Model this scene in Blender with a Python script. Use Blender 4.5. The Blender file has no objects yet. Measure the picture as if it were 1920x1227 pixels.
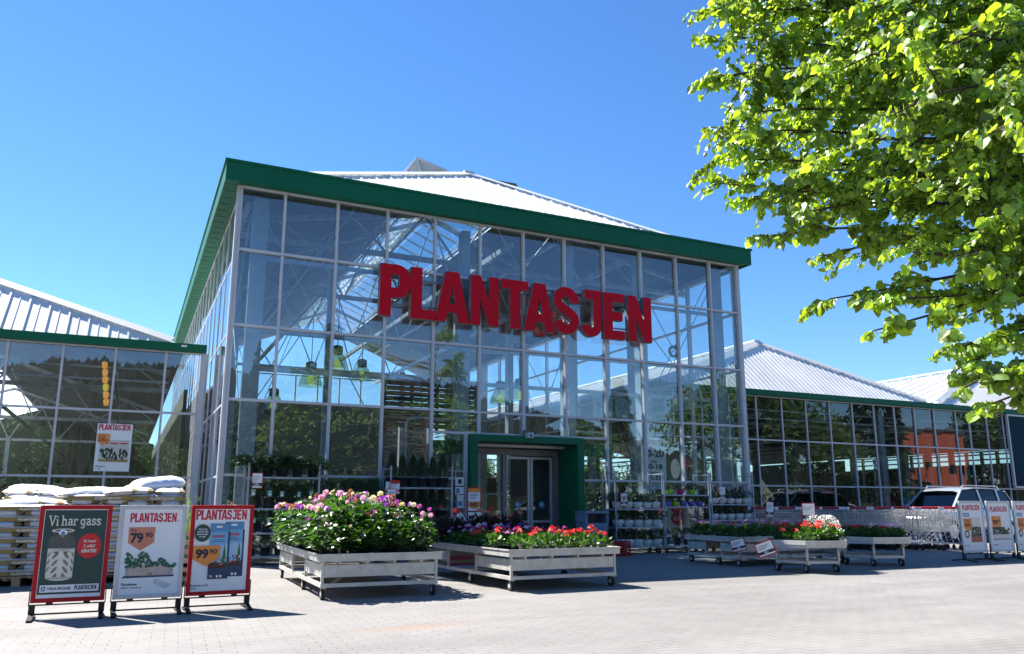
import bpy, math, random
import numpy as np
from mathutils import Vector, Matrix
random.seed(11); rng = np.random.default_rng(11)
R = math.radians
SC = bpy.context.scene; COL = SC.collection
# ------------------------------------------------------------------ camera
PITCH, YAW = 0.1981, 0.4447
EYE = 1.1; FPX = 1496.46; CXP, CYP = 960.0, 648.06
cd = bpy.data.cameras.new('camera'); cam = bpy.data.objects.new('camera', cd); COL.objects.link(cam)
cam.location = (0, 0, EYE); cam.rotation_euler = (math.pi/2 + PITCH, 0, -YAW)
cd.sensor_width = 36; cd.lens = FPX/1920*36; cd.shift_y = (CYP-613.5)/1920
cd.clip_start = 0.05; cd.clip_end = 6000
SC.camera = cam
# ------------------------------------------------------------------ light
SUN = Vector((-0.43, 0.755, 1.0)).normalized()
W = bpy.data.worlds.new('World'); SC.world = W; W.use_nodes = True
wn = W.node_tree.nodes; wl = W.node_tree.links
sky = wn.new('ShaderNodeTexSky'); sky.sky_type = 'NISHITA'; sky.sun_disc = False
sky.sun_elevation = math.asin(SUN.z); sky.sun_rotation = math.atan2(SUN.x, SUN.y)
sky.altitude = 300; sky.air_density = 1.0; sky.dust_density = 0.0; sky.ozone_density = 3.0
bg = wn['Background']; bg.inputs['Strength'].default_value = 0.067
hs = wn.new('ShaderNodeHueSaturation'); hs.inputs['Saturation'].default_value = 1.16
tn = wn.new('ShaderNodeVectorMath'); tn.operation = 'MULTIPLY'; tn.inputs[1].default_value = (.76, .91, 1.07)
wl.new(sky.outputs['Color'], hs.inputs['Color']); wl.new(hs.outputs['Color'], tn.inputs[0]); wl.new(tn.outputs[0], bg.inputs['Color'])
ld = bpy.data.lights.new('sun', 'SUN'); ld.energy = 5.0; ld.angle = R(0.53); ld.color = (1.0, 0.95, 0.88)
sun = bpy.data.objects.new('sun', ld); COL.objects.link(sun)
sun.rotation_euler = SUN.to_track_quat('Z', 'Y').to_euler(); sun.location = (-20, 40, 45)
SC.view_settings.view_transform = 'Standard'; SC.view_settings.look = 'None'
SC.view_settings.exposure = 1.6; SC.view_settings.gamma = 1
SC.cycles.max_bounces = 10; SC.cycles.transparent_max_bounces = 24
SC.cycles.sample_clamp_indirect = 6
# ------------------------------------------------------------------ helpers
def tag(o, label=None, cat=None, group=None, kind=None):
    if label: o['label'] = label
    if cat: o['category'] = cat
    if group: o['group'] = group
    if kind: o['kind'] = kind
    return o
def empty(name, loc=(0,0,0), rz=0.0):
    o = bpy.data.objects.new(name, None); COL.objects.link(o)
    o.location = loc; o.rotation_euler = (0,0,rz); o.empty_display_size = .1
    return o
KIDS = {}
def link(name, me, parent=None):
    o = bpy.data.objects.new(name, me); COL.objects.link(o)
    if parent is not None:
        o.parent = parent; KIDS.setdefault(parent.name, []).append(o)
    return o
def copy_tree(o, parent=None):
    c = o.copy(); COL.objects.link(c)
    if parent is not None:
        c.parent = parent; KIDS.setdefault(parent.name, []).append(c)
    for ch in KIDS.get(o.name, []): copy_tree(ch, c)
    return c
def at(px, py, depth):
    """photo pixel + distance along the view axis -> a point in the place"""
    fw = Vector((math.sin(YAW)*math.cos(PITCH), math.cos(YAW)*math.cos(PITCH), math.sin(PITCH)))
    r = Vector((math.cos(YAW), -math.sin(YAW), 0)); u = r.cross(fw)
    return Vector((0,0,EYE)) + depth*(fw + r*(px-CXP)/FPX - u*(py-CYP)/FPX)
class MB:
    def __init__(s): s.v=[]; s.f=[]; s.m=[]; s.sm=[]; s.M=None
    def add(s, vs, fs, m=0, smooth=False):
        b = len(s.v)
        if s.M is not None: vs = [s.M @ Vector(v) for v in vs]
        s.v += [tuple(v) for v in vs]
        for f in fs:
            s.f.append(tuple(b+i for i in f)); s.m.append(m); s.sm.append(smooth)
        return s
    def box(s, x0,x1,y0,y1,z0,z1, m=0):
        v=[(x0,y0,z0),(x1,y0,z0),(x1,y1,z0),(x0,y1,z0),(x0,y0,z1),(x1,y0,z1),(x1,y1,z1),(x0,y1,z1)]
        return s.add(v,[(0,3,2,1),(4,5,6,7),(0,1,5,4),(1,2,6,5),(2,3,7,6),(3,0,4,7)],m)
    def bar(s, p, q, w, h, m=0, up=(0,0,1)):
        p=Vector(p); q=Vector(q); d=(q-p).normalized(); up=Vector(up)
        if abs(d.dot(up))>.98: up=Vector((0,1,0))
        a=d.cross(up).normalized(); b=a.cross(d).normalized()
        v=[]
        for c in (p,q):
            for (i,j) in ((-1,-1),(1,-1),(1,1),(-1,1)): v.append(c+a*(i*w/2)+b*(j*h/2))
        return s.add(v,[(0,1,2,3),(4,7,6,5),(0,4,5,1),(1,5,6,2),(2,6,7,3),(3,7,4,0)],m)
    def tube(s, p, q, r, n=8, m=0, r2=None, cap=True, smooth=True):
        p=Vector(p); q=Vector(q); d=(q-p).normalized(); r2=r if r2 is None else r2
        up=Vector((0,0,1)) if abs(d.z)<.95 else Vector((1,0,0))
        a=d.cross(up).normalized(); b=a.cross(d)
        v=[]
        for c,rr in ((p,r),(q,r2)):
            for i in range(n):
                t=2*math.pi*i/n; v.append(c+a*(rr*math.cos(t))+b*(rr*math.sin(t)))
        s.add(v,[(i,(i+1)%n,n+(i+1)%n,n+i) for i in range(n)],m,smooth)
        if cap:
            s.add(v[:n],[tuple(range(n))[::-1]],m); s.add(v[n:],[tuple(range(n))],m)
        return s
    def path(s, pts, r, n=6, m=0, r2=None):
        k=len(pts)-1
        for i in range(k):
            ra=r if r2 is None else r+(r2-r)*i/k; rb=r if r2 is None else r+(r2-r)*(i+1)/k
            s.tube(pts[i],pts[i+1],ra,n,m,rb,cap=False)
        return s
    def lathe(s, prof, c=(0,0,0), n=16, m=0, cap=True, smooth=True):
        v=[]; c=Vector(c)
        for (r,z) in prof:
            for i in range(n):
                t=2*math.pi*i/n; v.append(c+Vector((r*math.cos(t),r*math.sin(t),z)))
        fs=[]
        for k in range(len(prof)-1):
            for i in range(n): fs.append((k*n+i,k*n+(i+1)%n,(k+1)*n+(i+1)%n,(k+1)*n+i))
        s.add(v,fs,m,smooth)
        if cap: s.add(v[-n:],[tuple(range(n))],m); s.add(v[:n],[tuple(range(n))[::-1]],m)
        return s
    def prism(s, pts, vec, m=0):
        n=len(pts); v=[Vector(p) for p in pts]; w=[p+Vector(vec) for p in v]
        return s.add(v+w,[tuple(range(n))[::-1],tuple(range(n,2*n))]+[(i,(i+1)%n,n+(i+1)%n,n+i) for i in range(n)],m)
    def flat(s, mesh2d, o, ux, uz, m=0):
        vs,fs=mesh2d; o=Vector(o); ux=Vector(ux); uz=Vector(uz)
        return s.add([o+ux*a+uz*b for a,b in vs],fs,m)
    def build(s, name, mats, parent=None, bevel=0):
        me=bpy.data.meshes.new(name); me.from_pydata(s.v,[],s.f)
        if not isinstance(mats,(list,tuple)): mats=[mats]
        for a in mats: me.materials.append(a)
        me.polygons.foreach_set('material_index',s.m); me.polygons.foreach_set('use_smooth',s.sm)
        me.update()
        o=link(name,me,parent)
        if bevel:
            b=o.modifiers.new('b','BEVEL'); b.width=bevel; b.segments=2; b.limit_method='ANGLE'
        return o
# ------------------------------------------------------------------ materials
def pm(name, col, rough=.5, metal=0.0, var=.12, scale=6.0, bump=0.0, bscale=40.0, spec=.5, coat=0.0, trans=None, island=0.0):
    m=bpy.data.materials.new(name); m.use_nodes=True; nt=m.node_tree; N=nt.nodes; L=nt.links
    b=N['Principled BSDF']; b.inputs['Roughness'].default_value=rough; b.inputs['Metallic'].default_value=metal
    b.inputs['Specular IOR Level'].default_value=spec; b.inputs['Coat Weight'].default_value=coat
    tc=N.new('ShaderNodeTexCoord'); nz=N.new('ShaderNodeTexNoise'); nz.inputs['Scale'].default_value=scale; nz.inputs['Detail'].default_value=6
    L.new(tc.outputs['Object'],nz.inputs['Vector'])
    mr=N.new('ShaderNodeMapRange'); mr.inputs['From Min'].default_value=.3; mr.inputs['From Max'].default_value=.7
    mr.inputs['To Min'].default_value=1-var; mr.inputs['To Max'].default_value=1+var; L.new(nz.outputs['Fac'],mr.inputs['Value'])
    val=mr.outputs['Result']
    if island:
        g=N.new('ShaderNodeNewGeometry'); m2=N.new('ShaderNodeMapRange'); m2.inputs['To Min'].default_value=1-island; m2.inputs['To Max'].default_value=1+island
        L.new(g.outputs['Random Per Island'],m2.inputs['Value']); mu=N.new('ShaderNodeMath'); mu.operation='MULTIPLY'
        L.new(val,mu.inputs[0]); L.new(m2.outputs['Result'],mu.inputs[1]); val=mu.outputs[0]
    vm=N.new('ShaderNodeVectorMath'); vm.operation='SCALE'; vm.inputs[0].default_value=col[:3]; L.new(val,vm.inputs['Scale'])
    L.new(vm.outputs[0],b.inputs['Base Color'])
    if bump:
        n2=N.new('ShaderNodeTexNoise'); n2.inputs['Scale'].default_value=bscale; n2.inputs['Detail'].default_value=4; L.new(tc.outputs['Object'],n2.inputs['Vector'])
        bp=N.new('ShaderNodeBump'); bp.inputs['Strength'].default_value=bump; bp.inputs['Distance'].default_value=.02
        L.new(n2.outputs['Fac'],bp.inputs['Height']); L.new(bp.outputs[0],b.inputs['Normal'])
    if trans:
        t=N.new('ShaderNodeBsdfTranslucent'); v2=N.new('ShaderNodeVectorMath'); v2.operation='SCALE'; v2.inputs[0].default_value=trans[:3]; L.new(val,v2.inputs['Scale'])
        L.new(v2.outputs[0],t.inputs['Color']); ad=N.new('ShaderNodeAddShader')
        L.new(b.outputs[0],ad.inputs[0]); L.new(t.outputs[0],ad.inputs[1]); L.new(ad.outputs[0],N['Material Output'].inputs['Surface'])
    return m
def glass(name, tint=(.72,.80,.80), refl=.10, rough=0.0, dirt=.03):
    m=bpy.data.materials.new(name); m.use_nodes=True; nt=m.node_tree; N=nt.nodes; L=nt.links; N.remove(N['Principled BSDF'])
    tr=N.new('ShaderNodeBsdfTransparent'); tr.inputs['Color'].default_value=(*tint,1)
    gl=N.new('ShaderNodeBsdfGlossy'); gl.inputs['Roughness'].default_value=rough; gl.inputs['Color'].default_value=(.95,.97,1,1)
    df=N.new('ShaderNodeBsdfDiffuse'); df.inputs['Color'].default_value=(.6,.62,.6,1)
    lw=N.new('ShaderNodeLayerWeight'); lw.inputs['Blend'].default_value=.5; fr=N.new('ShaderNodeMath'); fr.operation='POWER'; fr.inputs[1].default_value=4.6; L.new(lw.outputs['Facing'],fr.inputs[0])
    mr=N.new('ShaderNodeMapRange'); mr.inputs['From Min'].default_value=0; mr.inputs['From Max'].default_value=1; mr.inputs['To Min'].default_value=refl; mr.inputs['To Max'].default_value=1
    L.new(fr.outputs[0],mr.inputs['Value'])
    tc=N.new('ShaderNodeTexCoord'); nz=N.new('ShaderNodeTexNoise'); nz.inputs['Scale'].default_value=1.4; nz.inputs['Detail'].default_value=8
    L.new(tc.outputs['Object'],nz.inputs['Vector'])
    m3=N.new('ShaderNodeMapRange'); m3.inputs['From Min'].default_value=.4; m3.inputs['From Max'].default_value=.75; m3.inputs['To Min'].default_value=dirt*.3; m3.inputs['To Max'].default_value=dirt*2
    L.new(nz.outputs['Fac'],m3.inputs['Value'])
    x0=N.new('ShaderNodeMixShader'); L.new(m3.outputs['Result'],x0.inputs[0]); L.new(tr.outputs[0],x0.inputs[1]); L.new(df.outputs[0],x0.inputs[2])
    x=N.new('ShaderNodeMixShader'); L.new(mr.outputs['Result'],x.inputs[0]); L.new(x0.outputs[0],x.inputs[1]); L.new(gl.outputs[0],x.inputs[2])
    L.new(x.outputs[0],N['Material Output'].inputs['Surface'])
    return m
def emis(name,col,s):
    m=bpy.data.materials.new(name); m.use_nodes=True; b=m.node_tree.nodes['Principled BSDF']
    b.inputs['Base Color'].default_value=(*col,1); b.inputs['Emission Color'].default_value=(*col,1); b.inputs['Emission Strength'].default_value=s
    return m
ALU=pm('aluminium',(.52,.54,.57),.38,.35,.08,3)
WHITEFRAME=pm('white_bar',(.50,.51,.54),.45,0,.06,3)
CART=pm('cart_metal',(.55,.54,.50),.42,.25,.14,9,.05,60)
STEEL=pm('steel',(.60,.62,.64),.32,.6,.15,6)
GALV=pm('galvanised',(.36,.40,.45),.5,.35,.25,4)
COLUMN=pm('column_steel',(.26,.32,.38),.55,.1,.15,2)
GREEN=pm('green_cladding',(.004,.11,.055),.5,0,.08,1.2,spec=.2)
ROOF=pm('roof_sheet',(.72,.72,.70),.5,.0,.11,.9)
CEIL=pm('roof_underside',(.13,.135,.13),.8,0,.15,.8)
RED=pm('sign_red',(.52,.002,.015),.55,0,.05,4,spec=.15)
GREY=pm('sign_return',(.20,.21,.22),.5,.2,.1,4)
REDF=pm('frame_red',(.45,.006,.012),.45,0,.08,6,spec=.3)
WHITE=pm('paper_white',(.80,.81,.82),.38,0,.03,3,.25,5)
LOGO=pm('logo_red',(.55,.01,.04),.5,0,.02)
DKGREEN=pm('print_green',(.015,.055,.045),.4,0,.1,3)
ORANGE=pm('print_orange',(.80,.26,.05),.5,0,.05)
INK=pm('ink',(.015,.02,.04),.5,0,.05)
BLACK=pm('black_plastic',(.015,.015,.017),.45,0,.2,8)
RUBBER=pm('rubber',(.02,.02,.02),.8,0,.2,20)
CREAM=pm('print_cream',(.70,.66,.58),.5,0,.06,12)
BLUEP=pm('print_blue',(.08,.25,.45),.4,0,.15,6)
NAVY=pm('print_navy',(.01,.04,.10),.4,0,.2,6)
REDP=pm('print_red',(.62,.02,.02),.5,0,.03)
GREYP=pm('print_grey',(.09,.085,.085),.5,0,.15,8)
WOOD=pm('pale_wood',(.55,.35,.19),.7,0,.2,14,.1,60)
SACKW=pm('sack_white',(.72,.74,.78),.38,0,.06,7,.35,26)
GOLD=pm('sack_gold',(.30,.205,.055),.4,0,.25,9,.2,30)
BARK=pm('bark',(.075,.055,.042),.9,0,.3,12,.6,50)
TWIG=pm('twig',(.05,.035,.025),.85,0,.3,12)
SOIL=pm('soil',(.035,.022,.015),.95,0,.3,20,.5,50)
POTB=pm('pot_black',(.02,.02,.022),.5,0,.2,10)
POTW=pm('pot_white',(.72,.72,.70),.4,0,.05,10)
POTG=pm('pot_lime',(.30,.55,.03),.4,0,.05,10)
POTP=pm('pot_pink',(.55,.03,.14),.4,0,.05,10)
POTV=pm('pot_violet',(.16,.12,.50),.4,0,.05,10)
LEAF=pm('linden_leaf',(.075,.14,.016),.5,0,.24,1.5,trans=(.205,.285,.012),island=.5)
LEAFR=pm('tree_leaf',(.05,.10,.015),.5,0,.25,.5,trans=(.04,.08,.008),island=.4)
LEAFC=pm('conifer_leaf',(.02,.045,.012),.6,0,.25,3,trans=(.012,.025,.004),island=.35)
LEAFD=pm('dahlia_leaf',(.026,.062,.012),.30,0,.2,6,trans=(.022,.065,.003),island=.5)
LEAFP=pm('bedding_leaf',(.03,.075,.010),.42,0,.2,6,trans=(.03,.08,.004),island=.45)
LEAFX=pm('bronze_leaf',(.04,.025,.02),.5,0,.25,6,trans=(.02,.012,.006),island=.35)
def petal(n,c): return pm(n,c,.5,0,.12,30,trans=tuple(.25*x for x in c),island=.2)
PB=petal('petal_rust',(.38,.13,.05)); PK=petal('petal_magenta',(.55,.10,.45)); PL=petal('petal_pale_pink',(.78,.45,.60)); PC=petal('petal_cream',(.80,.70,.42)); PW=petal('petal_white',(.8,.78,.72))
PR=petal('petal_red',(.68,.012,.012)); PO=petal('petal_coral',(.75,.10,.05)); PV=petal('petal_violet',(.35,.06,.45)); PS=petal('petal_salmon',(.75,.28,.22))
GL_FRONT=glass('facade_glass',(.70,.78,.79),.15,0,.02)
GL_WING=glass('wing_glass',(.60,.69,.70),.10,0,.01)
GL_SIDE=glass('side_glass',(.62,.72,.74),.22,0,.006)
GL_ROOF=glass('roof_glass',(.75,.82,.82),.06,0,.05)
GL_IN=glass('inner_glass',(.8,.85,.85),.05,0,.008)
# ------------------------------------------------------------------ foliage templates
HEART=(np.array([(0,0,0),(0,.5,-.03),(0,1.0,.03),(.30,-.05,.07),(.47,.32,.11),(.27,.72,.06),(-.30,-.05,.07),(-.47,.32,.11),(-.27,.72,.06)]),
       [(0,3,4,1),(1,4,5,2),(0,1,7,6),(1,2,8,7)])
OVAL=(np.array([(0,0,0),(.22,.45,.06),(0,1,0),(-.22,.45,.06)]),[(0,1,2),(0,2,3)])
NEEDLE=(np.array([(-.05,0,0),(.05,0,0),(.03,1,.0),(-.03,1,0)]),[(0,1,2,3)])
PETAL=(np.array([(-.12,0,0),(.12,0,0),(.3,.7,.1),(0,1,.02),(-.3,.7,.1)]),[(0,1,2,3,4)])
def leaves(name, P, D, S, tpl, mats, parent=None, roll=None, mi=None, up=None):
    """one mesh of many leaf faces: base points P, directions D, sizes S"""
    P=np.asarray(P,float); D=np.asarray(D,float); S=np.asarray(S,float); n=len(P)
    D=D/np.maximum(1e-6,np.linalg.norm(D,axis=1,keepdims=True))
    rnd=rng.normal(size=(n,3)) if up is None else np.tile(np.array(up,float),(n,1))+rng.normal(size=(n,3))*.35
    A=np.cross(D,rnd); A/=np.maximum(1e-6,np.linalg.norm(A,axis=1,keepdims=True)); B=np.cross(A,D)
    T,F=tpl; k=len(T)
    V=P[:,None,:]+S[:,None,None]*(T[None,:,0:1]*A[:,None,:]+T[None,:,1:2]*D[:,None,:]+T[None,:,2:3]*B[:,None,:])
    V=V.reshape(-1,3)
    faces=[]
    for i in range(n):
        b=i*k
        for f in F: faces.append(tuple(b+j for j in f))
    me=bpy.data.meshes.new(name); me.from_pydata(V.tolist(),[],faces)
    if not isinstance(mats,(list,tuple)): mats=[mats]
    for a in mats: me.materials.append(a)
    if mi is not None: me.polygons.foreach_set('material_index',np.repeat(np.asarray(mi,np.int32),len(F)))
    me.update()
    return link(name,me,parent)
def rdir(n): 
    d=rng.normal(size=(n,3)); return d/np.linalg.norm(d,axis=1,keepdims=True)
# ------------------------------------------------------------------ lettering
_tc={}
def curve_mesh(splines, extrude=0.0, bevel=0):
    cu=bpy.data.curves.new('c','CURVE'); cu.dimensions='2D'; cu.fill_mode='BOTH'; cu.extrude=extrude; cu.resolution_u=1
    for pts in splines:
        sp=cu.splines.new('POLY'); sp.points.add(len(pts)-1)
        for i,p in enumerate(pts): sp.points[i].co=(p[0],p[1],0,1)
        sp.use_cyclic_u=True
    o=bpy.data.objects.new('c',cu); me=bpy.data.meshes.new_from_object(o)
    bpy.data.objects.remove(o); bpy.data.curves.remove(cu); return me
def text2d(s, bold=0.0, shear=0.0):
    k=(s,bold,shear)
    if k in _tc: return _tc[k]
    cu=bpy.data.curves.new('t','FONT'); cu.body=s; cu.size=1; cu.offset=bold; cu.resolution_u=3; cu.shear=shear
    o=bpy.data.objects.new('t',cu); me=bpy.data.meshes.new_from_object(o)
    vs=[(v.co.x,v.co.y) for v in me.vertices]; fs=[tuple(p.vertices) for p in me.polygons]
    bpy.data.objects.remove(o); bpy.data.curves.remove(cu); bpy.data.meshes.remove(me)
    if vs:
        x0=min(v[0] for v in vs); x1=max(v[0] for v in vs)
        vs=[(v[0]-x0,v[1]) for v in vs]; w=x1-x0
    else: w=0
    _tc[k]=(vs,fs,w); return _tc[k]
def arc(cx,cy,r,a0,a1,n=10): return [(cx+r*math.cos(R(a0+(a1-a0)*i/n)),cy+r*math.sin(R(a0+(a1-a0)*i/n))) for i in range(n+1)]
def stroke(pts,w):
    """outline polygon of a mitred polyline of width w"""
    P=[Vector(p) for p in pts]; n=len(P); Lf=[]; Rt=[]
    for i in range(n):
        a=(P[i]-P[i-1]).normalized() if i>0 else None; b=(P[i+1]-P[i]).normalized() if i<n-1 else None
        a=a or b; b=b or a
        na=Vector((-a.y,a.x)); nb=Vector((-b.y,b.x)); m=(na+nb).normalized(); l=w/2/max(.35,m.dot(na))
        Lf.append(P[i]+m*l); Rt.append(P[i]-m*l)
    return [tuple(p) for p in Lf]+[tuple(p) for p in Rt[::-1]]
def glyph(c):
    t=.22
    if c=='P':
        w=.60; return w,[[(0,0),(t,0),(t,.36)]+arc(w-.27,.36+.27,.27,-90,0,6)+arc(w-.27,1-.27,.27,0,90,6)+[(0,1)],
                         [(t,.55)]+arc(w-t-.07,.55+.07,.07,-90,0,4)+arc(w-t-.07,.81-.07,.07,0,90,4)+[(t,.81)]]
    if c=='L': w=.50; return w,[[(0,0),(w,0),(w,.19),(t,.19),(t,1),(0,1)]]
    if c=='A':
        w=.71; return w,[[(0,0),(.225,0),(.262,.19),(w-.262,.19),(w-.225,0),(w,0),(w/2+.135,1),(w/2-.135,1)],[(.295,.36),(w-.295,.36),(w/2,.74)]]
    if c=='N': w=.60; return w,[[(0,0),(.20,0),(.20,.52),(w-.21,0),(w,0),(w,1),(w-.20,1),(w-.20,.48),(.21,1),(0,1)]]
    if c=='T': w=.60; return w,[[(w/2-t/2,0),(w/2+t/2,0),(w/2+t/2,.81),(w,.81),(w,1),(0,1),(0,.81),(w/2-t/2,.81)]]
    if c=='E': w=.52; return w,[[(0,0),(w,0),(w,.19),(t,.19),(t,.41),(w-.05,.41),(w-.05,.59),(t,.59),(t,.81),(w,.81),(w,1),(0,1)]]
    if c=='S':
        w=.60; r=(w-.2)/2; a=arc(w/2,.9-r,r,-8,180,12); b=arc(w/2,.1+r,r,0,-172,12)
        mid=[]
        for i in range(1,8):
            u=i/8; p0=(w/2-r,.9-r); p3=(w/2+r,.1+r); p1=(w/2-r,.50); p2=(w/2+r,.50)
            mid.append(tuple((1-u)**3*p0[k]+3*(1-u)**2*u*p1[k]+3*(1-u)*u*u*p2[k]+u**3*p3[k] for k in (0,1)))
        return w,[stroke(a+mid+b,.2)]
    if c=='J':
        w=.52; r=(w-.21)/2
        return w,[stroke([(.10,.905),(w-.105,.905),(w-.105,.10+r)]+arc(w/2,.10+r,r,0,-176,12)[1:],.2)]
GX=[('P',4.605),('L',5.31),('A',5.87),('N',6.735),('T',7.507),('A',8.087),('S',8.876),('J',9.62),('E',10.287),('N',11.0)]
CAPH=1.17
_gm={}
def gm2d(c):
    if c not in _gm:
        w,sp=glyph(c); me=curve_mesh(sp); _gm[c]=([(v.co.x,v.co.y) for v in me.vertices],[tuple(p.vertices) for p in me.polygons]); bpy.data.meshes.remove(me)
    return _gm[c]
def brand(mb,o,ux,uz,width,m,hscale=1.0):
    """the shop's word mark, total width given"""
    k=width/7.11; o=Vector(o); ux=Vector(ux); uz=Vector(uz)
    for c,x in GX:
        vs,fs=gm2d(c); mb.flat(([(a*CAPH*k+(x-4.605)*k,b*CAPH*k*hscale) for a,b in vs],fs),o,ux,uz,m)
def put_text(mb,s,o,ux,uz,h,m,bold=0.02,width=None,align='l',shear=0.0):
    vs,fs,w=text2d(s,bold,shear); k=h/.72; sx=k if width is None else width/max(w,.01)
    off={'l':0,'c':-.5*w*sx,'r':-w*sx}[align]
    mb.flat(([(a*sx+off,b*k) for a,b in vs],fs),o,ux,uz,m)
class Sheet:
    """flat printed sheet facing -y; u to the right, v up, in metres; layers step out by 0.8 mm"""
    def __init__(s,w,h,ox=0,oy=0,oz=0): s.mb=MB(); s.w=w; s.h=h; s.o=(ox,oy,oz); s.mats=[]; s.k=1
    def mi(s,m):
        if m not in s.mats: s.mats.append(m)
        return s.mats.index(m)
    def P(s,u,v,l): return Vector((s.o[0]+u*s.k,s.o[1]-.0008*l,s.o[2]+v))
    def poly(s,pts,m,l): s.mb.add([s.P(u,v,l) for u,v in pts],[tuple(range(len(pts)))],s.mi(m))
    def rect(s,u0,v0,u1,v1,m,l): s.poly([(u0,v0),(u1,v0),(u1,v1),(u0,v1)],m,l)
    def ell(s,u,v,a,b,m,l,n=28,rot=0): s.poly([(u+a*math.cos(t)*math.cos(rot)-b*math.sin(t)*math.sin(rot),v+a*math.cos(t)*math.sin(rot)+b*math.sin(t)*math.cos(rot)) for t in [2*math.pi*i/n for i in range(n)]],m,l)
    def text(s,t,u,v,h,m,l,**k): put_text(s.mb,t,s.P(u,v,l),(s.k,0,0),(0,0,1),h,s.mi(m),**k)
    def brand(s,u,v,w,m,l,hs=1.0): brand(s.mb,s.P(u,v,l),(s.k,0,0),(0,0,1),w,s.mi(m),hs)
    def strokes(s,pl,u,v,k,w,m,l):
        for pts in pl:
            q=stroke([(u+a*k,v+b*k) for a,b in pts],w)
            n=len(q)//2
            for i in range(n-1): s.poly([q[i],q[i+1],q[2*n-2-i],q[2*n-1-i]],m,l)
    def build(s,name,parent): return s.mb.build(name,s.mats,parent)
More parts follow.
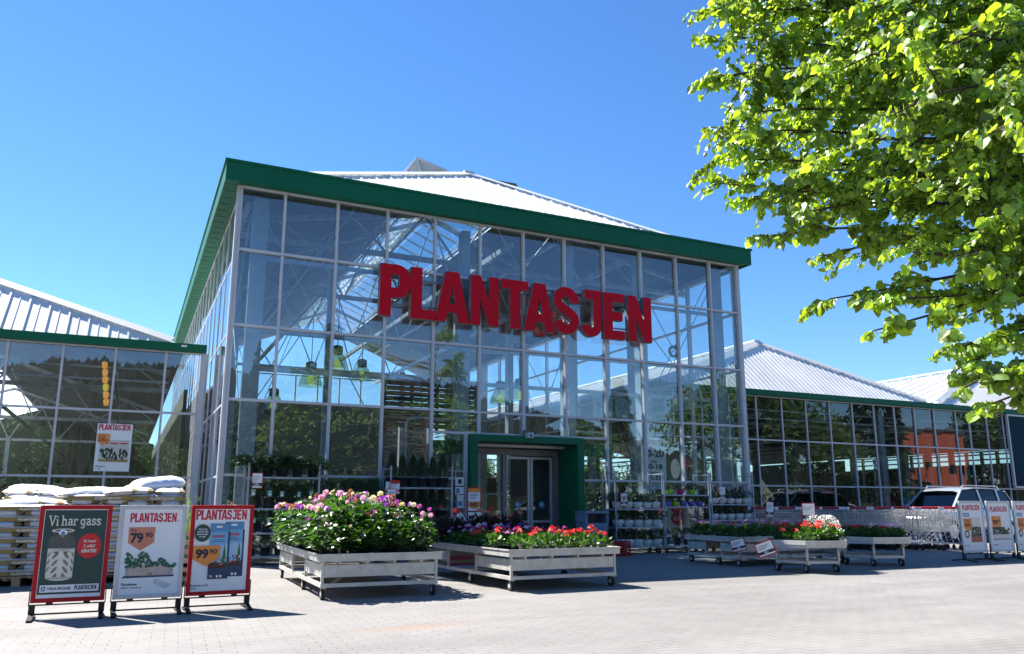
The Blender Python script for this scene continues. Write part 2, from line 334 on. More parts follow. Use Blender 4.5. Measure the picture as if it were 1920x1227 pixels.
# ------------------------------------------------------------------ ground
def ground_mat():
    m=bpy.data.materials.new('paving'); m.use_nodes=True; nt=m.node_tree; N=nt.nodes; L=nt.links; b=N['Principled BSDF']
    tc=N.new('ShaderNodeTexCoord'); mp=N.new('ShaderNodeMapping'); mp.inputs['Rotation'].default_value=(0,0,R(3)); L.new(tc.outputs['Object'],mp.inputs['Vector'])
    br=N.new('ShaderNodeTexBrick'); br.inputs['Scale'].default_value=1; br.inputs['Brick Width'].default_value=.21; br.inputs['Row Height'].default_value=.105
    br.inputs['Mortar Size'].default_value=.0045; br.inputs['Mortar Smooth'].default_value=.3; br.inputs['Bias'].default_value=.0
    br.inputs['Color1'].default_value=(.206,.196,.186,1); br.inputs['Color2'].default_value=(.189,.180,.171,1); br.inputs['Mortar'].default_value=(.082,.075,.07,1)
    L.new(mp.outputs[0],br.inputs['Vector'])
    def noise(sc,det=6):
        n=N.new('ShaderNodeTexNoise'); n.inputs['Scale'].default_value=sc; n.inputs['Detail'].default_value=det; L.new(tc.outputs['Object'],n.inputs['Vector']); return n.outputs['Fac']
    def mr(v,a,c,lo,hi):
        q=N.new('ShaderNodeMapRange'); q.inputs['From Min'].default_value=a; q.inputs['From Max'].default_value=c; q.inputs['To Min'].default_value=lo; q.inputs['To Max'].default_value=hi
        L.new(v,q.inputs['Value']); return q.outputs['Result']
    def mul(a,c):
        q=N.new('ShaderNodeMath'); q.operation='MULTIPLY'; L.new(a,q.inputs[0]); L.new(c,q.inputs[1]); return q.outputs[0]
    # joints are sanded flush in many places: fade the joint colour with noise
    mixj=N.new('ShaderNodeMix'); mixj.data_type='RGBA'; mixj.inputs['B'].default_value=(.198,.189,.180,1)
    L.new(mr(noise(2.2),.40,.66,.0,.85),mixj.inputs['Factor']); L.new(br.outputs['Color'],mixj.inputs['A'])
    k=mul(mul(mr(noise(.35),.3,.7,.90,1.08),mr(noise(3.0),.3,.7,.94,1.06)),mr(noise(90,2),.25,.75,.86,1.14))
    vm=N.new('ShaderNodeVectorMath'); vm.operation='SCALE'; L.new(mixj.outputs['Result'],vm.inputs[0]); L.new(k,vm.inputs['Scale'])
    # broad grime and tyre-swept bands
    wv=N.new('ShaderNodeTexNoise'); wv.inputs['Scale'].default_value=.5; wv.inputs['Detail'].default_value=5; wv.inputs['Distortion'].default_value=1.2
    mp9=N.new('ShaderNodeMapping'); mp9.inputs['Scale'].default_value=(.35,1.6,1); mp9.inputs['Rotation'].default_value=(0,0,R(-14)); L.new(tc.outputs['Object'],mp9.inputs['Vector']); L.new(mp9.outputs[0],wv.inputs['Vector'])
    v9=N.new('ShaderNodeVectorMath'); v9.operation='SCALE'; L.new(vm.outputs[0],v9.inputs[0]); L.new(mr(wv.outputs['Fac'],.35,.68,1.05,.84),v9.inputs['Scale']); vm=v9
    # spots of spilled soil and chewing gum
    vo=N.new('ShaderNodeTexVoronoi'); vo.inputs['Scale'].default_value=2.3; L.new(tc.outputs['Object'],vo.inputs['Vector'])
    sp=N.new('ShaderNodeMix'); sp.data_type='RGBA'; sp.inputs['B'].default_value=(.06,.05,.045,1); L.new(mr(vo.outputs['Distance'],.018,.035,.75,0),sp.inputs['Factor']); L.new(vm.outputs[0],sp.inputs['A'])
    # pale orange stain of spilled sand
    mp2=N.new('ShaderNodeMapping'); mp2.inputs['Location'].default_value=(-2.55,-7.35,0); L.new(tc.outputs['Object'],mp2.inputs['Vector'])
    mp3=N.new('ShaderNodeMapping'); mp3.inputs['Rotation'].default_value=(0,0,R(23)); mp3.inputs['Scale'].default_value=(1.15,4.2,0); L.new(mp2.outputs[0],mp3.inputs['Vector'])
    ln=N.new('ShaderNodeVectorMath'); ln.operation='LENGTH'; L.new(mp3.outputs[0],ln.inputs[0])
    st=N.new('ShaderNodeMix'); st.data_type='RGBA'; st.inputs['B'].default_value=(.27,.165,.11,1)
    L.new(mul(mr(ln.outputs['Value'],.2,1.0,.55,0),mr(noise(5),.35,.65,.3,1)),st.inputs['Factor']); L.new(sp.outputs['Result'],st.inputs['A'])
    L.new(st.outputs['Result'],b.inputs['Base Color']); b.inputs['Roughness'].default_value=.85
    bp=N.new('ShaderNodeBump'); bp.inputs['Strength'].default_value=.35; bp.inputs['Distance'].default_value=.006
    L.new(noise(60,3),bp.inputs['Height']); L.new(bp.outputs[0],b.inputs['Normal'])
    return m
def sheet(name,x0,x1,y0,y1,z,m,kind='structure'):
    o=MB().add([(x0,y0,z),(x1,y0,z),(x1,y1,z),(x0,y1,z)],[(0,1,2,3)]).build(name,m); return tag(o,kind=kind)
sheet('ground',-1500,1500,-1500,1500,-.012,pm('meadow',(.07,.10,.03),.9,0,.3,.05))
sheet('paving',-60,110,-60,110,0,ground_mat())
# ------------------------------------------------------------------ the garden centre building
BAY=1.13
B=empty('garden_centre',(8.2,30,0))
tag(B,'glass-walled garden centre with tall entrance hall, green fascia and white ribbed roofs','shop building')
BO=Vector((8.2,30,0))
def bp(name,mb,mats,parent=None,label=None,bevel=0):
    """a part of the building, given in world coordinates"""
    par=parent or B
    org=Vector((8.2,30,0))
    mb.v=[tuple(Vector(v)-org) for v in mb.v]
    o=mb.build(name,mats,par,bevel)
    if label: o['label']=label
    return o
def glazed(P0, dirv, nrm, cols, zs, gm, skip=None, mw=.06, tw=.055, depth=.12, name='window', panes=True, top=True, rec=.03):
    """a glazed wall from P0 along dirv; cols = mullion offsets, zs = transom heights from 0 up"""
    P0=Vector(P0); d=Vector(dirv); n=Vector(nrm)
    for i,c in enumerate(cols):
        w=mw*(1.5 if i in (0,len(cols)-1) else 1)
        z0=0; z1=zs[-1]
        if skip and i in skip.get('mull',{}): z0=skip['mull'][i]
        p=P0+d*c; bp('mullion',MB().bar(p+Vector((0,0,z0)),p+Vector((0,0,z1)),w if abs(d.x)>.5 else depth,depth if abs(d.x)>.5 else w,0,up=(0,1,0)),WHITEFRAME)
    for j,z in enumerate(zs):
        if z<=0.01: z=.06
        a,b=cols[0]+mw*.75,cols[-1]-mw*.75
        segs=[(a,b)]
        if skip and j in skip.get('tran',{}): segs=skip['tran'][j]
        for (a,b) in segs: bp('transom',MB().bar(P0+d*a+Vector((0,0,z))-n*.004,P0+d*b+Vector((0,0,z))-n*.004,depth*.82,tw),WHITEFRAME)
    if panes:
        for i in range(len(cols)-1):
            mb=MB()
            for j in range(len(zs)-1):
                if skip and (i,j) in skip.get('pane',()): continue
                z0,z1=zs[j]+.0,zs[j+1]
                if skip and (i,j) in skip.get('panez',{}): z0,z1=skip['panez'][(i,j)]
                k=[random.uniform(-.004,.004) for _ in range(4)]
                a,b=cols[i],cols[i+1]; b0=-n*rec
                mb.add([P0+d*a+b0+n*k[0]+Vector((0,0,z0)),P0+d*b+b0+n*k[1]+Vector((0,0,z0)),P0+d*b+b0+n*k[2]+Vector((0,0,z1)),P0+d*a+b0+n*k[3]+Vector((0,0,z1))],[(0,1,2),(0,2,3)])
            if mb.v: bp(name,mb,gm)
XL,YF=1.647,16.6
c0=[0,.909]+[.909+BAY*i for i in range(1,11)]+[.909+10*BAY+.935]
c0[-1]=.909+BAY*10+.935
XR=XL+c0[-1]
ZS=[0,1.689,2.69,3.175,4.69,6.28,7.65]
# door portal spans x 6.81..9.67, height 2.66
dm={}; 
px0,px1,pz=6.81,9.68,2.66
def inx(c): return px0-.02<XL+c<px1+.02
for i,c in enumerate(c0):
    if inx(c): dm[i]=2.69
# the 2.69 transom only spans columns 4..8
t2=[(c0[4]+.03,c0[8]-.03)]
t1=[(c0[0]+.05,px0-XL-.06),(px1-XL+.06,c0[-1]-.05)]
t0=[(c0[0]+.05,px0-XL-.06),(px1-XL+.06,c0[-1]-.05)]
skip={'mull':dm,'tran':{0:t0,1:t1,2:t2},'pane':set(),'panez':{}}
for i in range(len(c0)-1):
    a,b=XL+c0[i],XL+c0[i+1]
    if a<px1 and b>px0:
        skip['pane'].update({(i,0),(i,1)})
glazed((XL,YF,0),(1,0,0),(0,-1,0),c0,ZS,GL_FRONT,skip,mw=.052,tw=.05,depth=.10)
# panes beside the portal, and the portal's side posts
for (a,b) in ((XL+c0[4],px0-.05),(px1+.05,XL+c0[8])):
    if b>a: 
        mb=MB(); mb.add([(a,YF+.03,0),(b,YF+.03,0),(b,YF+.03,2.69),(a,YF+.03,2.69)],[(0,1,2,3)]); bp('window',mb,GL_FRONT)
for x in (px0-.045,px1+.045): bp('mullion',MB().box(x-.03,x+.03,YF-.06,YF+.06,0,2.66),WHITEFRAME)
# left side wall of the hall
cs=[0]+[.9+BAY*i for i in range(0,22)]
glazed((XL+.02,YF+.09,0),(0,1,0),(-1,0,0),cs,ZS[:2]+ZS[3:],GL_SIDE,mw=.035,tw=.045,depth=.026,rec=.004)
# right side wall and back wall (seen through the glass)
glazed((XR-.02,YF+.09,0),(0,1,0),(1,0,0),cs[::2],[3.9,4.69,6.28,7.65],GL_IN,mw=.07)
YB=YF+.09+cs[-1]
glazed((XL+.1,YB,0),(1,0,0),(0,1,0),[BAY*i for i in range(0,12)],[2.4,3.175,4.69,6.28,7.65],GL_IN,mw=.07)
# corner posts
for x in (XL-.03,XR+.03): bp('corner_post',MB().box(x-.045,x+.045,YF-.05,YF+.06,0,7.64),WHITEFRAME)
# ---- roofs
def hip_module(xa,xb,ye,ze,ya,za,yb,rib=.43,seam=True,vent=False,solid=1.0,leftridge=True,litslope=False,rh=.036):
    xm=(xa+xb)/2
    E0=Vector((xa,ye,ze)); E1=Vector((xb,ye,ze)); A=Vector((xm,ya,za)); AB=Vector((xm,yb,za)); B0=Vector((xa,yb,ze)); B1=Vector((xb,yb,ze))
    nf=(E1-E0).cross(A-E0).normalized()
    th=.05
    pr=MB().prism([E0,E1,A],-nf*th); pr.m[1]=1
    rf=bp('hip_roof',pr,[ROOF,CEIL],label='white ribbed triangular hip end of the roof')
    mb=MB(); n=int((xb-xa)/rib)
    for i in range(1,n):
        x=xa+(xb-xa)*i/n; t=1-abs(x-xm)/((xb-xa)/2)
        p=Vector((x,ye,ze)); q=p+(A-Vector((xm,ye,ze)))*t*.985
        if (q-p).length>.15: mb.bar(p+nf*rh/2,q+nf*rh/2,.04,rh,up=nf)
        if seam:
            x2=x+rib/2; t=1-abs(x2-xm)/((xb-xa)/2)
            if t>.03:
                p=Vector((x2,ye,ze)); q=p+(A-Vector((xm,ye,ze)))*t*.97; mb.bar(p+nf*.006,q+nf*.006,.02,.012,up=nf)
    org=Vector((8.2,30,0)); mb.v=[tuple(Vector(v)-org) for v in mb.v]; mb.build('rib_pattern',ROOF,rf)
    hp=MB()
    for e in (E0,E1): hp.bar(e+(A-e)*.05+nf*.045,A+nf*.045,.22,.02,up=nf)
    hp.v=[tuple(Vector(v)-org) for v in hp.v]; hp.build('hip_flashing',ROOF,rf)
    for (e,b) in ((E0,B0),(E1,B1)):
        s=1 if e is E0 else -1
        nn=(AB-A).cross(e-A).normalized(); nn=nn if nn.z>0 else -nn
        k=solid
        M1=e+(A-e)*k; M2=b+(AB-b)*k
        # sheet slope, its top strip glazed
        def on(pt): return pt
        lo=[e,b,b+(AB-b)*k,e+(A-e)*k]
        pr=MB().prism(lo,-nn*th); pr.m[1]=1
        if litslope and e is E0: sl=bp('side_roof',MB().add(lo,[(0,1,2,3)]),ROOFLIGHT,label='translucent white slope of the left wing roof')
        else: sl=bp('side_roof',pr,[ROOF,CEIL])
        if litslope and e is E0: pass
        if k<1: bp('roof_light',MB().add([M1,M2,AB,A],[(0,1,2,3)]),GL_ROOF)
        r=MB(); y=ye+rib
        while y<yb:
            t=min(1,(y-ye)/(ya-ye)) if ya>ye else 1
            p=Vector((e.x,y,ze)); q=Vector((e.x+(xm-e.x)*t*.99,y,ze+(za-ze)*t*.99))
            # start of the rib on the slope
            r.bar(p+nn*.03,q+nn*.03,.045,.06,up=nn); y+=rib*2
        r.v=[tuple(Vector(v)-org) for v in r.v]; r.build('rib_pattern',ROOF,sl)
    bp('ridge_cap',MB().bar(A+Vector((0,0,.1)),AB+Vector((0,0,.1)),.3,.05),ROOF)
hip_module(1.40,15.00,16.36,7.74,20.08,10.48,YB,solid=.76,rh=.022)
YW=20.95
mods=[(-12.05,1.05),(-25.1,-12.05),(14.9,28.0),(28.0,41.1),(41.1,54.2)]
def rlm():
    m=bpy.data.materials.new('roof_light_sheet'); m.use_nodes=True; N=m.node_tree.nodes; L=m.node_tree.links
    t=N.new('ShaderNodeBsdfTranslucent'); t.inputs['Color'].default_value=(.8,.8,.8,1); L.new(t.outputs[0],N['Material Output'].inputs['Surface']); return m
ROOFLIGHT=rlm()
for (a,b) in mods: hip_module(a,b,20.72,4.93,23.08,7.22,60,solid=1.0,litslope=(a==-12.05),rh=.026 if a<0 else .014)
# ---- hall fascia
def frame_fascia():
    x0,x1,y0,y1=1.30,15.09,16.28,YB+.3
    f=MB(); f.box(x0,x1,y0,y0+.05,7.62,8.02); f.box(x0-.03,x1+.03,y0-.03,y0+.12,8.02,8.075)
    fm=bp('front_fascia',f,GREEN)
    q=MB()
    for xx in (3.6,6.9,10.2,13.3): q.box(xx,xx+.012,y0-.003,y0,7.625,8.018)
    q.v=[tuple(Vector(k)-Vector((8.2,30,0))) for k in q.v]; q.build('seam_cover',pm('seam_green',(.002,.05,.03),.6),fm)
    f=MB(); f.box(x0,x0+.05,y0+.05,y1,7.62,8.02); f.box(x0-.03,x0+.12,y0+.12,y1,8.02,8.075); bp('side_fascia',f,GREEN)
    f=MB(); f.box(x1-.05,x1,y0+.05,y1,7.62,8.02); f.box(x1-.12,x1+.03,y0+.12,y1,8.02,8.075); bp('side_fascia',f,GREEN)
    s=MB(); s.box(x0+.05,x1-.05,y0+.05,YF+.02,7.655,7.68); s.box(x0+.05,XL-.0,YF+.02,y1,7.655,7.68); s.box(XR,x1-.05,YF+.02,y1,7.655,7.68)
    for i in range(60):   # lining boards seams
        y=YF+.4+i*.42; s.box(x0+.05,XL-.08,y,y+.012,7.648,7.655)
    bp('soffit',s,GREEN)
frame_fascia()
# ---- wings
ZW=[0,1.76,3.30,4.80]
colL=[0]+[.93+BAY*i for i in range(11)]+[13.1]
colsL=sorted({round(1.55-c,3) for c in [0,.0]+[.93+1.1*i for i in range(11)]+[13.1]}); base=colsL[0]
glazed((base,YW,0),(1,0,0),(0,-1,0),[c-base for c in colsL],ZW,GL_FRONT,mw=.05,tw=.05,depth=.07)
mR=[15.2-1.13+.0]+[19.22,20.37,21.5,22.64,23.77,24.89,25.97,27.07,28.17,29.44,30.24,31.31,32.35]
mR=[14.85,15.75,16.9,18.03]+mR[1:]+[33.5,34.6,35.7,36.8,37.9,39.0,40.1,41.1]
glazed((mR[0],YW,0),(1,0,0),(0,-1,0),[c-mR[0] for c in mR],ZW,GL_WING,mw=.045,tw=.05,depth=.05)
f=MB(); f.box(-25.1,1.52,20.70,20.9,4.80,4.99); bp('wing_fascia',f,GREEN,label='dark green fascia of the low wing beside the soil sacks')
f=MB(); f.box(XR+.05,41.2,20.70,20.9,4.80,4.99); bp('wing_fascia',f,GREEN,label='dark green fascia of the low wing behind the trolleys')
bp('fascia_label',MB().box(.93,1.06,20.688,20.7,4.90,4.94),WHITE)
for x in (1.50,): bp('corner_post',MB().box(x-.09,x+.05,YW-.09,YW+.05,0,4.8),WHITEFRAME)
# wing back walls and far ends
CLAD=pm('inner_cladding',(.05,.06,.045),.8,0,.3,.6)
bp('back_wall',MB().box(-12,1.5,60,60.1,0,5.2).prism([(-12,60.05,5.2),(1.5,60.05,5.2),(-5.5,60.05,7.2)],(0,.05,0)),CLAD)
glazed((15,60,0),(1,0,0),(0,1,0),[2.26*i for i in range(12)],[3.3,4.8],GL_IN)
bp('back_wall',MB().box(15,54,60,60.1,0,3.3),CLAD)
bp('end_wall',MB().box(54.2,54.3,20.9,60,0,3.9).box(54.2,54.3,49,60,3.9,4.8),CLAD)
glazed((54.1,21,0),(0,1,0),(1,0,0),[1.13*i for i in range(25)],[3.9,4.25,4.6,4.8],GL_IN,mw=.22,tw=.1)
for y in (24,31,38,45): bp('column',MB().box(40.9,41.2,y,y+.3,0,4.8),COLUMN); bp('column',MB().box(33.9,34.2,y+3,y+3.3,0,4.8),COLUMN)
bp('inner_partition',MB().box(XL+.3,XR-.3,YB-.4,YB-.3,0,6.2),pm('partition_grey',(.14,.155,.15),.8,0,.25,.8))
bp('end_wall',MB().box(-12.1,-12.0,21,60,0,4.8),CLAD)
bp('inner_partition',MB().box(1.4,1.5,27,60,0,4.7),CLAD)
# dark screen over the glazing at the far right
bp('wall_screen',MB().box(32.45,36.9,20.80,20.84,1.85,4.78),pm('screen_teal',(.006,.035,.05),.7,0,.1,2,spec=.1))
f=MB(); f.box(32.4,36.9,20.77,20.87,4.72,4.79); f.box(32.4,32.47,20.77,20.87,1.85,4.72); f.box(32.4,36.9,20.77,20.87,1.80,1.87); bp('screen_frame',f,ALU)
# ---- interior steel
for x in (2.14,6.9,9.75,11.9,14.45):
    for y in (17.15,21.2,25.2,29.2,33.4,37.6):
        if y>17.2 and x in (6.9,9.75): continue
        bp('column',MB().box(x-.16 if x in(2.14,14.45) else x-.1,x+.16 if x in(2.14,14.45) else x+.1,y-.13,y+.13,0,7.6),COLUMN)
for x in (4.6,8.3): bp('column',MB().box(x-.07,x+.07,21.1,21.25,0,7.6),COLUMN)
def truss(xa,xb,y,zb,zt,n=10,apex=None):
    m=MB(); xm=(xa+xb)/2
    def top(x): return zt+((apex-zt)*(1-abs(x-xm)/((xb-xa)/2)) if apex else 0)
    m.bar((xa,y,zb),(xb,y,zb),.1,.12)
    m.bar((xa,y,top(xa)-.1),(xm,y,top(xm)-.1),.1,.12); m.bar((xm,y,top(xm)-.1),(xb,y,top(xb)-.1),.1,.12)
    for i in range(n):
        x0=xa+(xb-xa)*i/n; x1=xa+(xb-xa)*(i+1)/n; xmid=(x0+x1)/2
        m.bar((x0,y,zb),(xmid,y,top(xmid)-.12),.045,.045); m.bar((xmid,y,top(xmid)-.12),(x1,y,zb),.045,.045)
    bp('truss',m,GALV)
for y in (18.6,23.2,29.2,36.6): truss(XL+.1,XR-.1,y,7.25,7.7,7,apex=10.25 if y>20 else 8.9)
for x in (XL+.25,4.9,8.2,11.5,XR-.25):
    bp('purlin',MB().bar((x,17.2,7.5),(x,YB-.2,7.5),.1,.14),GALV)
for x in (5.0,6.8,9.6,11.4):
    z=10.5-2.5*abs(x-8.2)/6.84-.25
    bp('purlin',MB().bar((x,20.5,z),(x,YB-.2,z),.07,.1),GALV)
for z in (3.9,4.75,6.3): bp('rail',MB().bar((XL+.4,17.12,z),(XR-.4,17.12,z),.05,.09),GALV)
br=MB()
for (x0,x1) in ((2.3,4.6),(11.9,14.3)):
    for (y,z0,z1) in ((17.3,3.3,7.2),(25.2,.5,7.2)):
        br.tube((x0,y,z0),(x1,y,z1),.012,5); br.tube((x1,y,z0),(x0,y,z1),.012,5)
for y0 in (17.2,25.2,33.4):
    br.tube((XR-.3,y0,3.2),(XR-.3,y0+4,7.3),.014,5); br.tube((XR-.3,y0+4,3.2),(XR-.3,y0,7.3),.014,5)
    br.tube((XL+.3,y0,3.2),(XL+.3,y0+4,7.3),.014,5); br.tube((XL+.3,y0+4,3.2),(XL+.3,y0,7.3),.014,5)
bp('brace',br,GALV)
rg=MB(); 
rg.lathe([(.10,-.02),(.17,-.02),(.17,.02),(.10,.02),(.10,-.02)],n=18,cap=False)
rg.v=[(v[0]+13.1,17.3+v[2],5.2+v[1]) for v in rg.v]; bp('brace_ring',rg,GREYP)
# louvre screen seen through the glass above the door
lv=MB()
for i in range(9): lv.box(7.0,10.2,24.0,24.04,3.5+i*.165,3.5+i*.165+.145)
for x in (7.0,7.9,8.75,9.3,10.1): lv.box(x,x+.1,24.05,24.12,3.4,5.05)
lv.box(7.0,10.2,23.98,24.0,4.95,5.1)
bp('louvre_screen',lv,BLACK)
# wings interior
for xa,xb in ((-12.05,1.05),(14.9,28.0),(28.0,41.1)):
    for y in (25,35,47):
        truss(xa+.2,xb-.2,y,4.35,4.9,6,apex=7.0)
        for x in (xa+.2,(xa+xb)/2): bp('column',MB().box(x-.1,x+.1,y-.1,y+.1,0,4.5),COLUMN)
    for z in (4.42,4.12): bp('pipe',MB().tube((xa+.3,21.6,z),(xb-.3,21.6,z),.035,6),GALV)
    for x in np.linspace(xa+1.5,xb-1.5,4): bp('purlin',MB().bar((x,21.3,4.25),(x,59.5,4.25),.08,.1),GALV)
for x in (15.3,18.6,25.9): bp('column',MB().box(x-.13,x+.13,21.5,21.76,0,4.7),COLUMN)
# raised roof vent on the hall ridge
v=[at(783,297,24.2),at(760,325,24.2),at(853,328,24.2)]
vm=MB(); bk=Vector((0,7,0)); vm.add([v[0],v[1],v[2]],[(0,1,2)],0)
rv=bp('roof_vent',vm,pm('vent_grey',(.33,.36,.40),.4,0,.1,2))
vm=MB()
for a,b in ((0,1),(0,2),(1,2)): vm.bar(v[a],v[b],.07,.07)
vm.bar(v[0],v[0]+bk,.08,.08); vm.bar(v[1],v[1]+bk,.06,.06); vm.bar(v[2],v[2]+bk,.06,.06); vm.bar(v[0],(v[1]+v[2])/2+Vector((-.3,0,0)),.03,.03)
org=Vector((8.2,30,0)); vm.v=[tuple(Vector(q)-org) for q in vm.v]; vm.build('vent_frame',ALU,rv)
vm=MB(); vm.add([v[0],v[0]+bk,v[1]+bk,v[1]],[(0,1,2,3)]); vm.v=[tuple(Vector(q)-org) for q in vm.v]; vm.build('vent_flap',GL_ROOF,rv)
a=at(905,338,25.4); b=at(968,349,25.4); vm=MB(); vm.bar(a,b,.1,.12); vm.bar(a,a+Vector((0,4,0)),.08,.08); vm.bar(b,b+Vector((0,4,0)),.08,.08); vm.add([a,b,b+Vector((0,4,0)),a+Vector((0,4,0))],[(0,1,2,3)])
bp('vent_flap',vm,GREYP)
# ---- entrance portal and doors
P=MB()
P.box(px0,px0+.16,16.36,17.3,0,pz-.15); P.box(px1-.17,px1,16.36,17.3,0,pz-.15); P.box(px0,px1,16.36,17.3,pz-.15,pz)
por=bp('door_portal',P,GREEN,label='dark green portal frame round the entrance')
D=MB(); yd=17.34
ix0,ix1=px0+.16,px1-.17
D.box(ix0,ix1,yd,yd+.1,2.28,2.42); D.box(ix0,ix0+.06,yd,yd+.08,0,2.28); D.box(ix1-.09,ix1,yd-.02,yd+.12,0,2.28)
D.box(8.02,8.13,yd,yd+.1,0,2.28); D.box(ix0,8.02,yd+.02,yd+.06,1.35,1.39)
bp('door_frame',D,pm('door_metal',(.20,.21,.23),.45,.3,.1,4))
T=MB(); T.box(ix0,ix1,17.0,17.12,pz-.22,pz-.16); bp('door_header',T,ALU)
for k,(xa,xb) in enumerate(((8.14,8.80),(8.82,ix1-.10))):
    d=MB(); y=yd+.12+.0*k
    d.box(xa,xa+.06,y,y+.04,.02,2.26); d.box(xb-.06,xb,y,y+.04,.02,2.26); d.box(xa+.06,xb-.06,y,y+.04,.02,.12); d.box(xa+.06,xb-.06,y,y+.04,.70,.76); d.box(xa+.06,xb-.06,y,y+.04,2.2,2.26)
    dd=bp('sliding_door',d,ALU,label='sliding glass door leaf with a blue arrow sticker')
    g=MB(); g.add([(xa+.06,y+.02,.1),(xb-.06,y+.02,.1),(xb-.06,y+.02,2.2),(xa+.06,y+.02,2.2)],[(0,1,2,3)]); g.v=[tuple(Vector(q)-org) for q in g.v]; g.build('door_glass',GL_IN,dd)
    cx=(xa+xb)/2; S=Sheet(1,1,cx,y+.005,1.12); S.ell(0,0,.085,.085,BLUEP,1); S.rect(-.01,-.05,.01,.045,WHITE,2); S.poly([(-.045,-.0),(-.03,-.012),(0,.03),(.03,-.012),(.045,0),(0,.055)],WHITE,3)
    S.mb.v=[tuple(Vector(q)-org) for q in S.mb.v]; S.build('arrow_sticker',dd)
g=MB(); g.add([(ix0+.06,yd+.04,0),(8.02,yd+.04,0),(8.02,yd+.04,2.28),(ix0+.06,yd+.04,2.28)],[(0,1,2,3)]); g.add([(ix0,yd+.05,2.42),(ix1,yd+.05,2.42),(ix1,yd+.05,2.52),(ix0,yd+.05,2.52)],[(0,1,2,3)]); bp('window',g,GL_IN)
bp('vestibule',MB().box(6.75,9.75,17.5,20.5,2.56,2.62).box(6.72,6.78,17.5,20.5,0,2.55).box(9.72,9.78,17.5,20.5,0,2.55),pm('vestibule_dark',(.05,.055,.06),.6))  # dark roof and sides added behind the doors to shade them
# green band and pipes behind the glass beside the portal
bp('inner_band',MB().box(6.1,px0,17.0,17.05,2.25,2.55).box(px1+.02,10.9,17.0,17.05,2.3,2.6),GREEN)
pp=MB()
for (x0,x1,zt) in ((5.6,7.6,3.05),(9.9,10.9,2.9)):
    pp.path([(x0,17.3,0),(x0,17.3,zt-.1),(x0+.1,17.3,zt),(x1,17.3,zt)],.035,8)
bp('pipe',pp,GALV)
# ------------------------------------------------------------------ the shop sign
sg=empty('shop_sign',(4.605,16.30,5.13)); tag(sg,'large red PLANTASJEN letters mounted across the glass entrance hall','shop sign')
for c,x in GX:
    w,sp=glyph(c); me=curve_mesh([[(p[0]*CAPH,p[1]*CAPH) for p in q] for q in sp],extrude=.075)
    me.transform(Matrix.Rotation(R(90),4,'X')); me.materials.append(RED); me.materials.append(GREY)
    me.polygons.foreach_set('material_index',[0 if abs(p.normal.y)>.9 else 1 for p in me.polygons]); me.update()
    o=link('letter_'+c.lower(),me,sg); o.location=(x-4.605,.09,0)
for z in (.32,.92): MB().box(0,7.1,.19,.225,z-.015,z+.015).build('rail',GREY,sg)
bk=MB()
for x in np.linspace(.3,6.9,8): bk.box(x,x+.03,.22,.30,.30,.34); bk.box(x,x+.03,.22,.30,.90,.94)
bk.build('bracket',GREY,sg)
# alarm siren and camera
s=empty('alarm_siren',(6.11,16.42,5.9)); tag(s,'small red alarm box fixed to the glass beside the letter L','alarm'); 
MB().box(-.07,.07,0,.1,-.09,.09).build('casing',REDF,s,bevel=.02); MB().box(-.03,.03,-.012,0,-.03,.05).build('lens',WHITE,s)
s=empty('security_camera',(8.2,16.36,2.70)); tag(s,'grey security camera above the green door portal','camera')
MB().box(-.05,.05,0,.18,0,.1).build('bracket',GREYP,s); MB().box(-.07,.07,-.16,.02,-.1,.03).build('housing',GALV,s,bevel=.01); MB().tube((0,-.17,-.04),(0,-.155,-.04),.03,12).build('lens',BLACK,s)
# ------------------------------------------------------------------ window posters
def poster_thing(name,label,x,y,z,rz=0,cat='poster',group=None):
    e=empty(name,(x,y,z),rz); return tag(e,label,cat,group)
e=poster_thing('window_poster','white poster of plant bags with an orange price mark in the left wing window',-.71,20.90,1.88)
MB().box(0,.74,0,.004,0,1.10).build('sheet',WHITE,e)
S=Sheet(.74,1.1,0,-.003,0); S.brand(.03,.95,.66,LOGO,1,1.25)
for i,u in enumerate((.10,.30,.50)):
    S.rect(u-.03,.22,u+.20,.72,[pm('bag_grey',(.55,.55,.5),.5),CREAM,GREYP][0],2+i); S.rect(u-.0,.63,u+.16,.66,LOGO,6)
    for k in range(14): S.ell(u+random.uniform(0,.17),random.uniform(.28,.5),.022,.05,LEAFC,7+k,7,random.uniform(-.5,.5))
    S.rect(u-.02,.22,u+.19,.27,GOLD,22)
S.poly([(.02,.86),(.28,.86),(.28,.68),(.15,.60),(.02,.68)],ORANGE,24); S.text('4 for',.05,.79,.05,INK,25); S.text('200,-',.04,.69,.085,INK,25,width=.22)
S.text('Plantejord',.03,.10,.035,INK,2); S.text('pr. sekk',.03,.05,.026,INK,2); S.build('print',e)
e=poster_thing('opening_hours_poster','pale opening hours poster behind the glass right of the green portal',11.50,16.655,1.50)
PALE=pm('pale_sheet',(.75,.80,.78),.5); MB().box(0,.74,0,.004,0,1.27).build('sheet',PALE,e)
S=Sheet(.74,1.27,0,-.003,0); S.brand(.04,1.10,.62,LOGO,1,1.2); S.text('10-20',.06,.80,.17,INK,1,width=.62,bold=.04); S.text('Lørdag',.25,.66,.06,INK,1); S.text('10-18',.12,.50,.12,INK,1,width=.5,bold=.04); S.text('Søndag',.25,.38,.06,INK,1); S.text('12-18',.12,.22,.12,INK,1,width=.5,bold=.04); S.build('print',e)
e=poster_thing('gas_poster','dark green gas poster with a red disc behind the glass above the racks',12.75,17.3,1.65)
MB().box(0,.75,0,.004,0,1.1).build('sheet',DKGREEN,e)
S=Sheet(.75,1.1,0,-.003,0); S.text('Vi har gass',.06,.88,.1,CREAM,1,width=.62,bold=.04); S.ell(.55,.55,.15,.17,REDP,1); S.ell(.25,.4,.15,.26,CREAM,1); S.build('print',e)
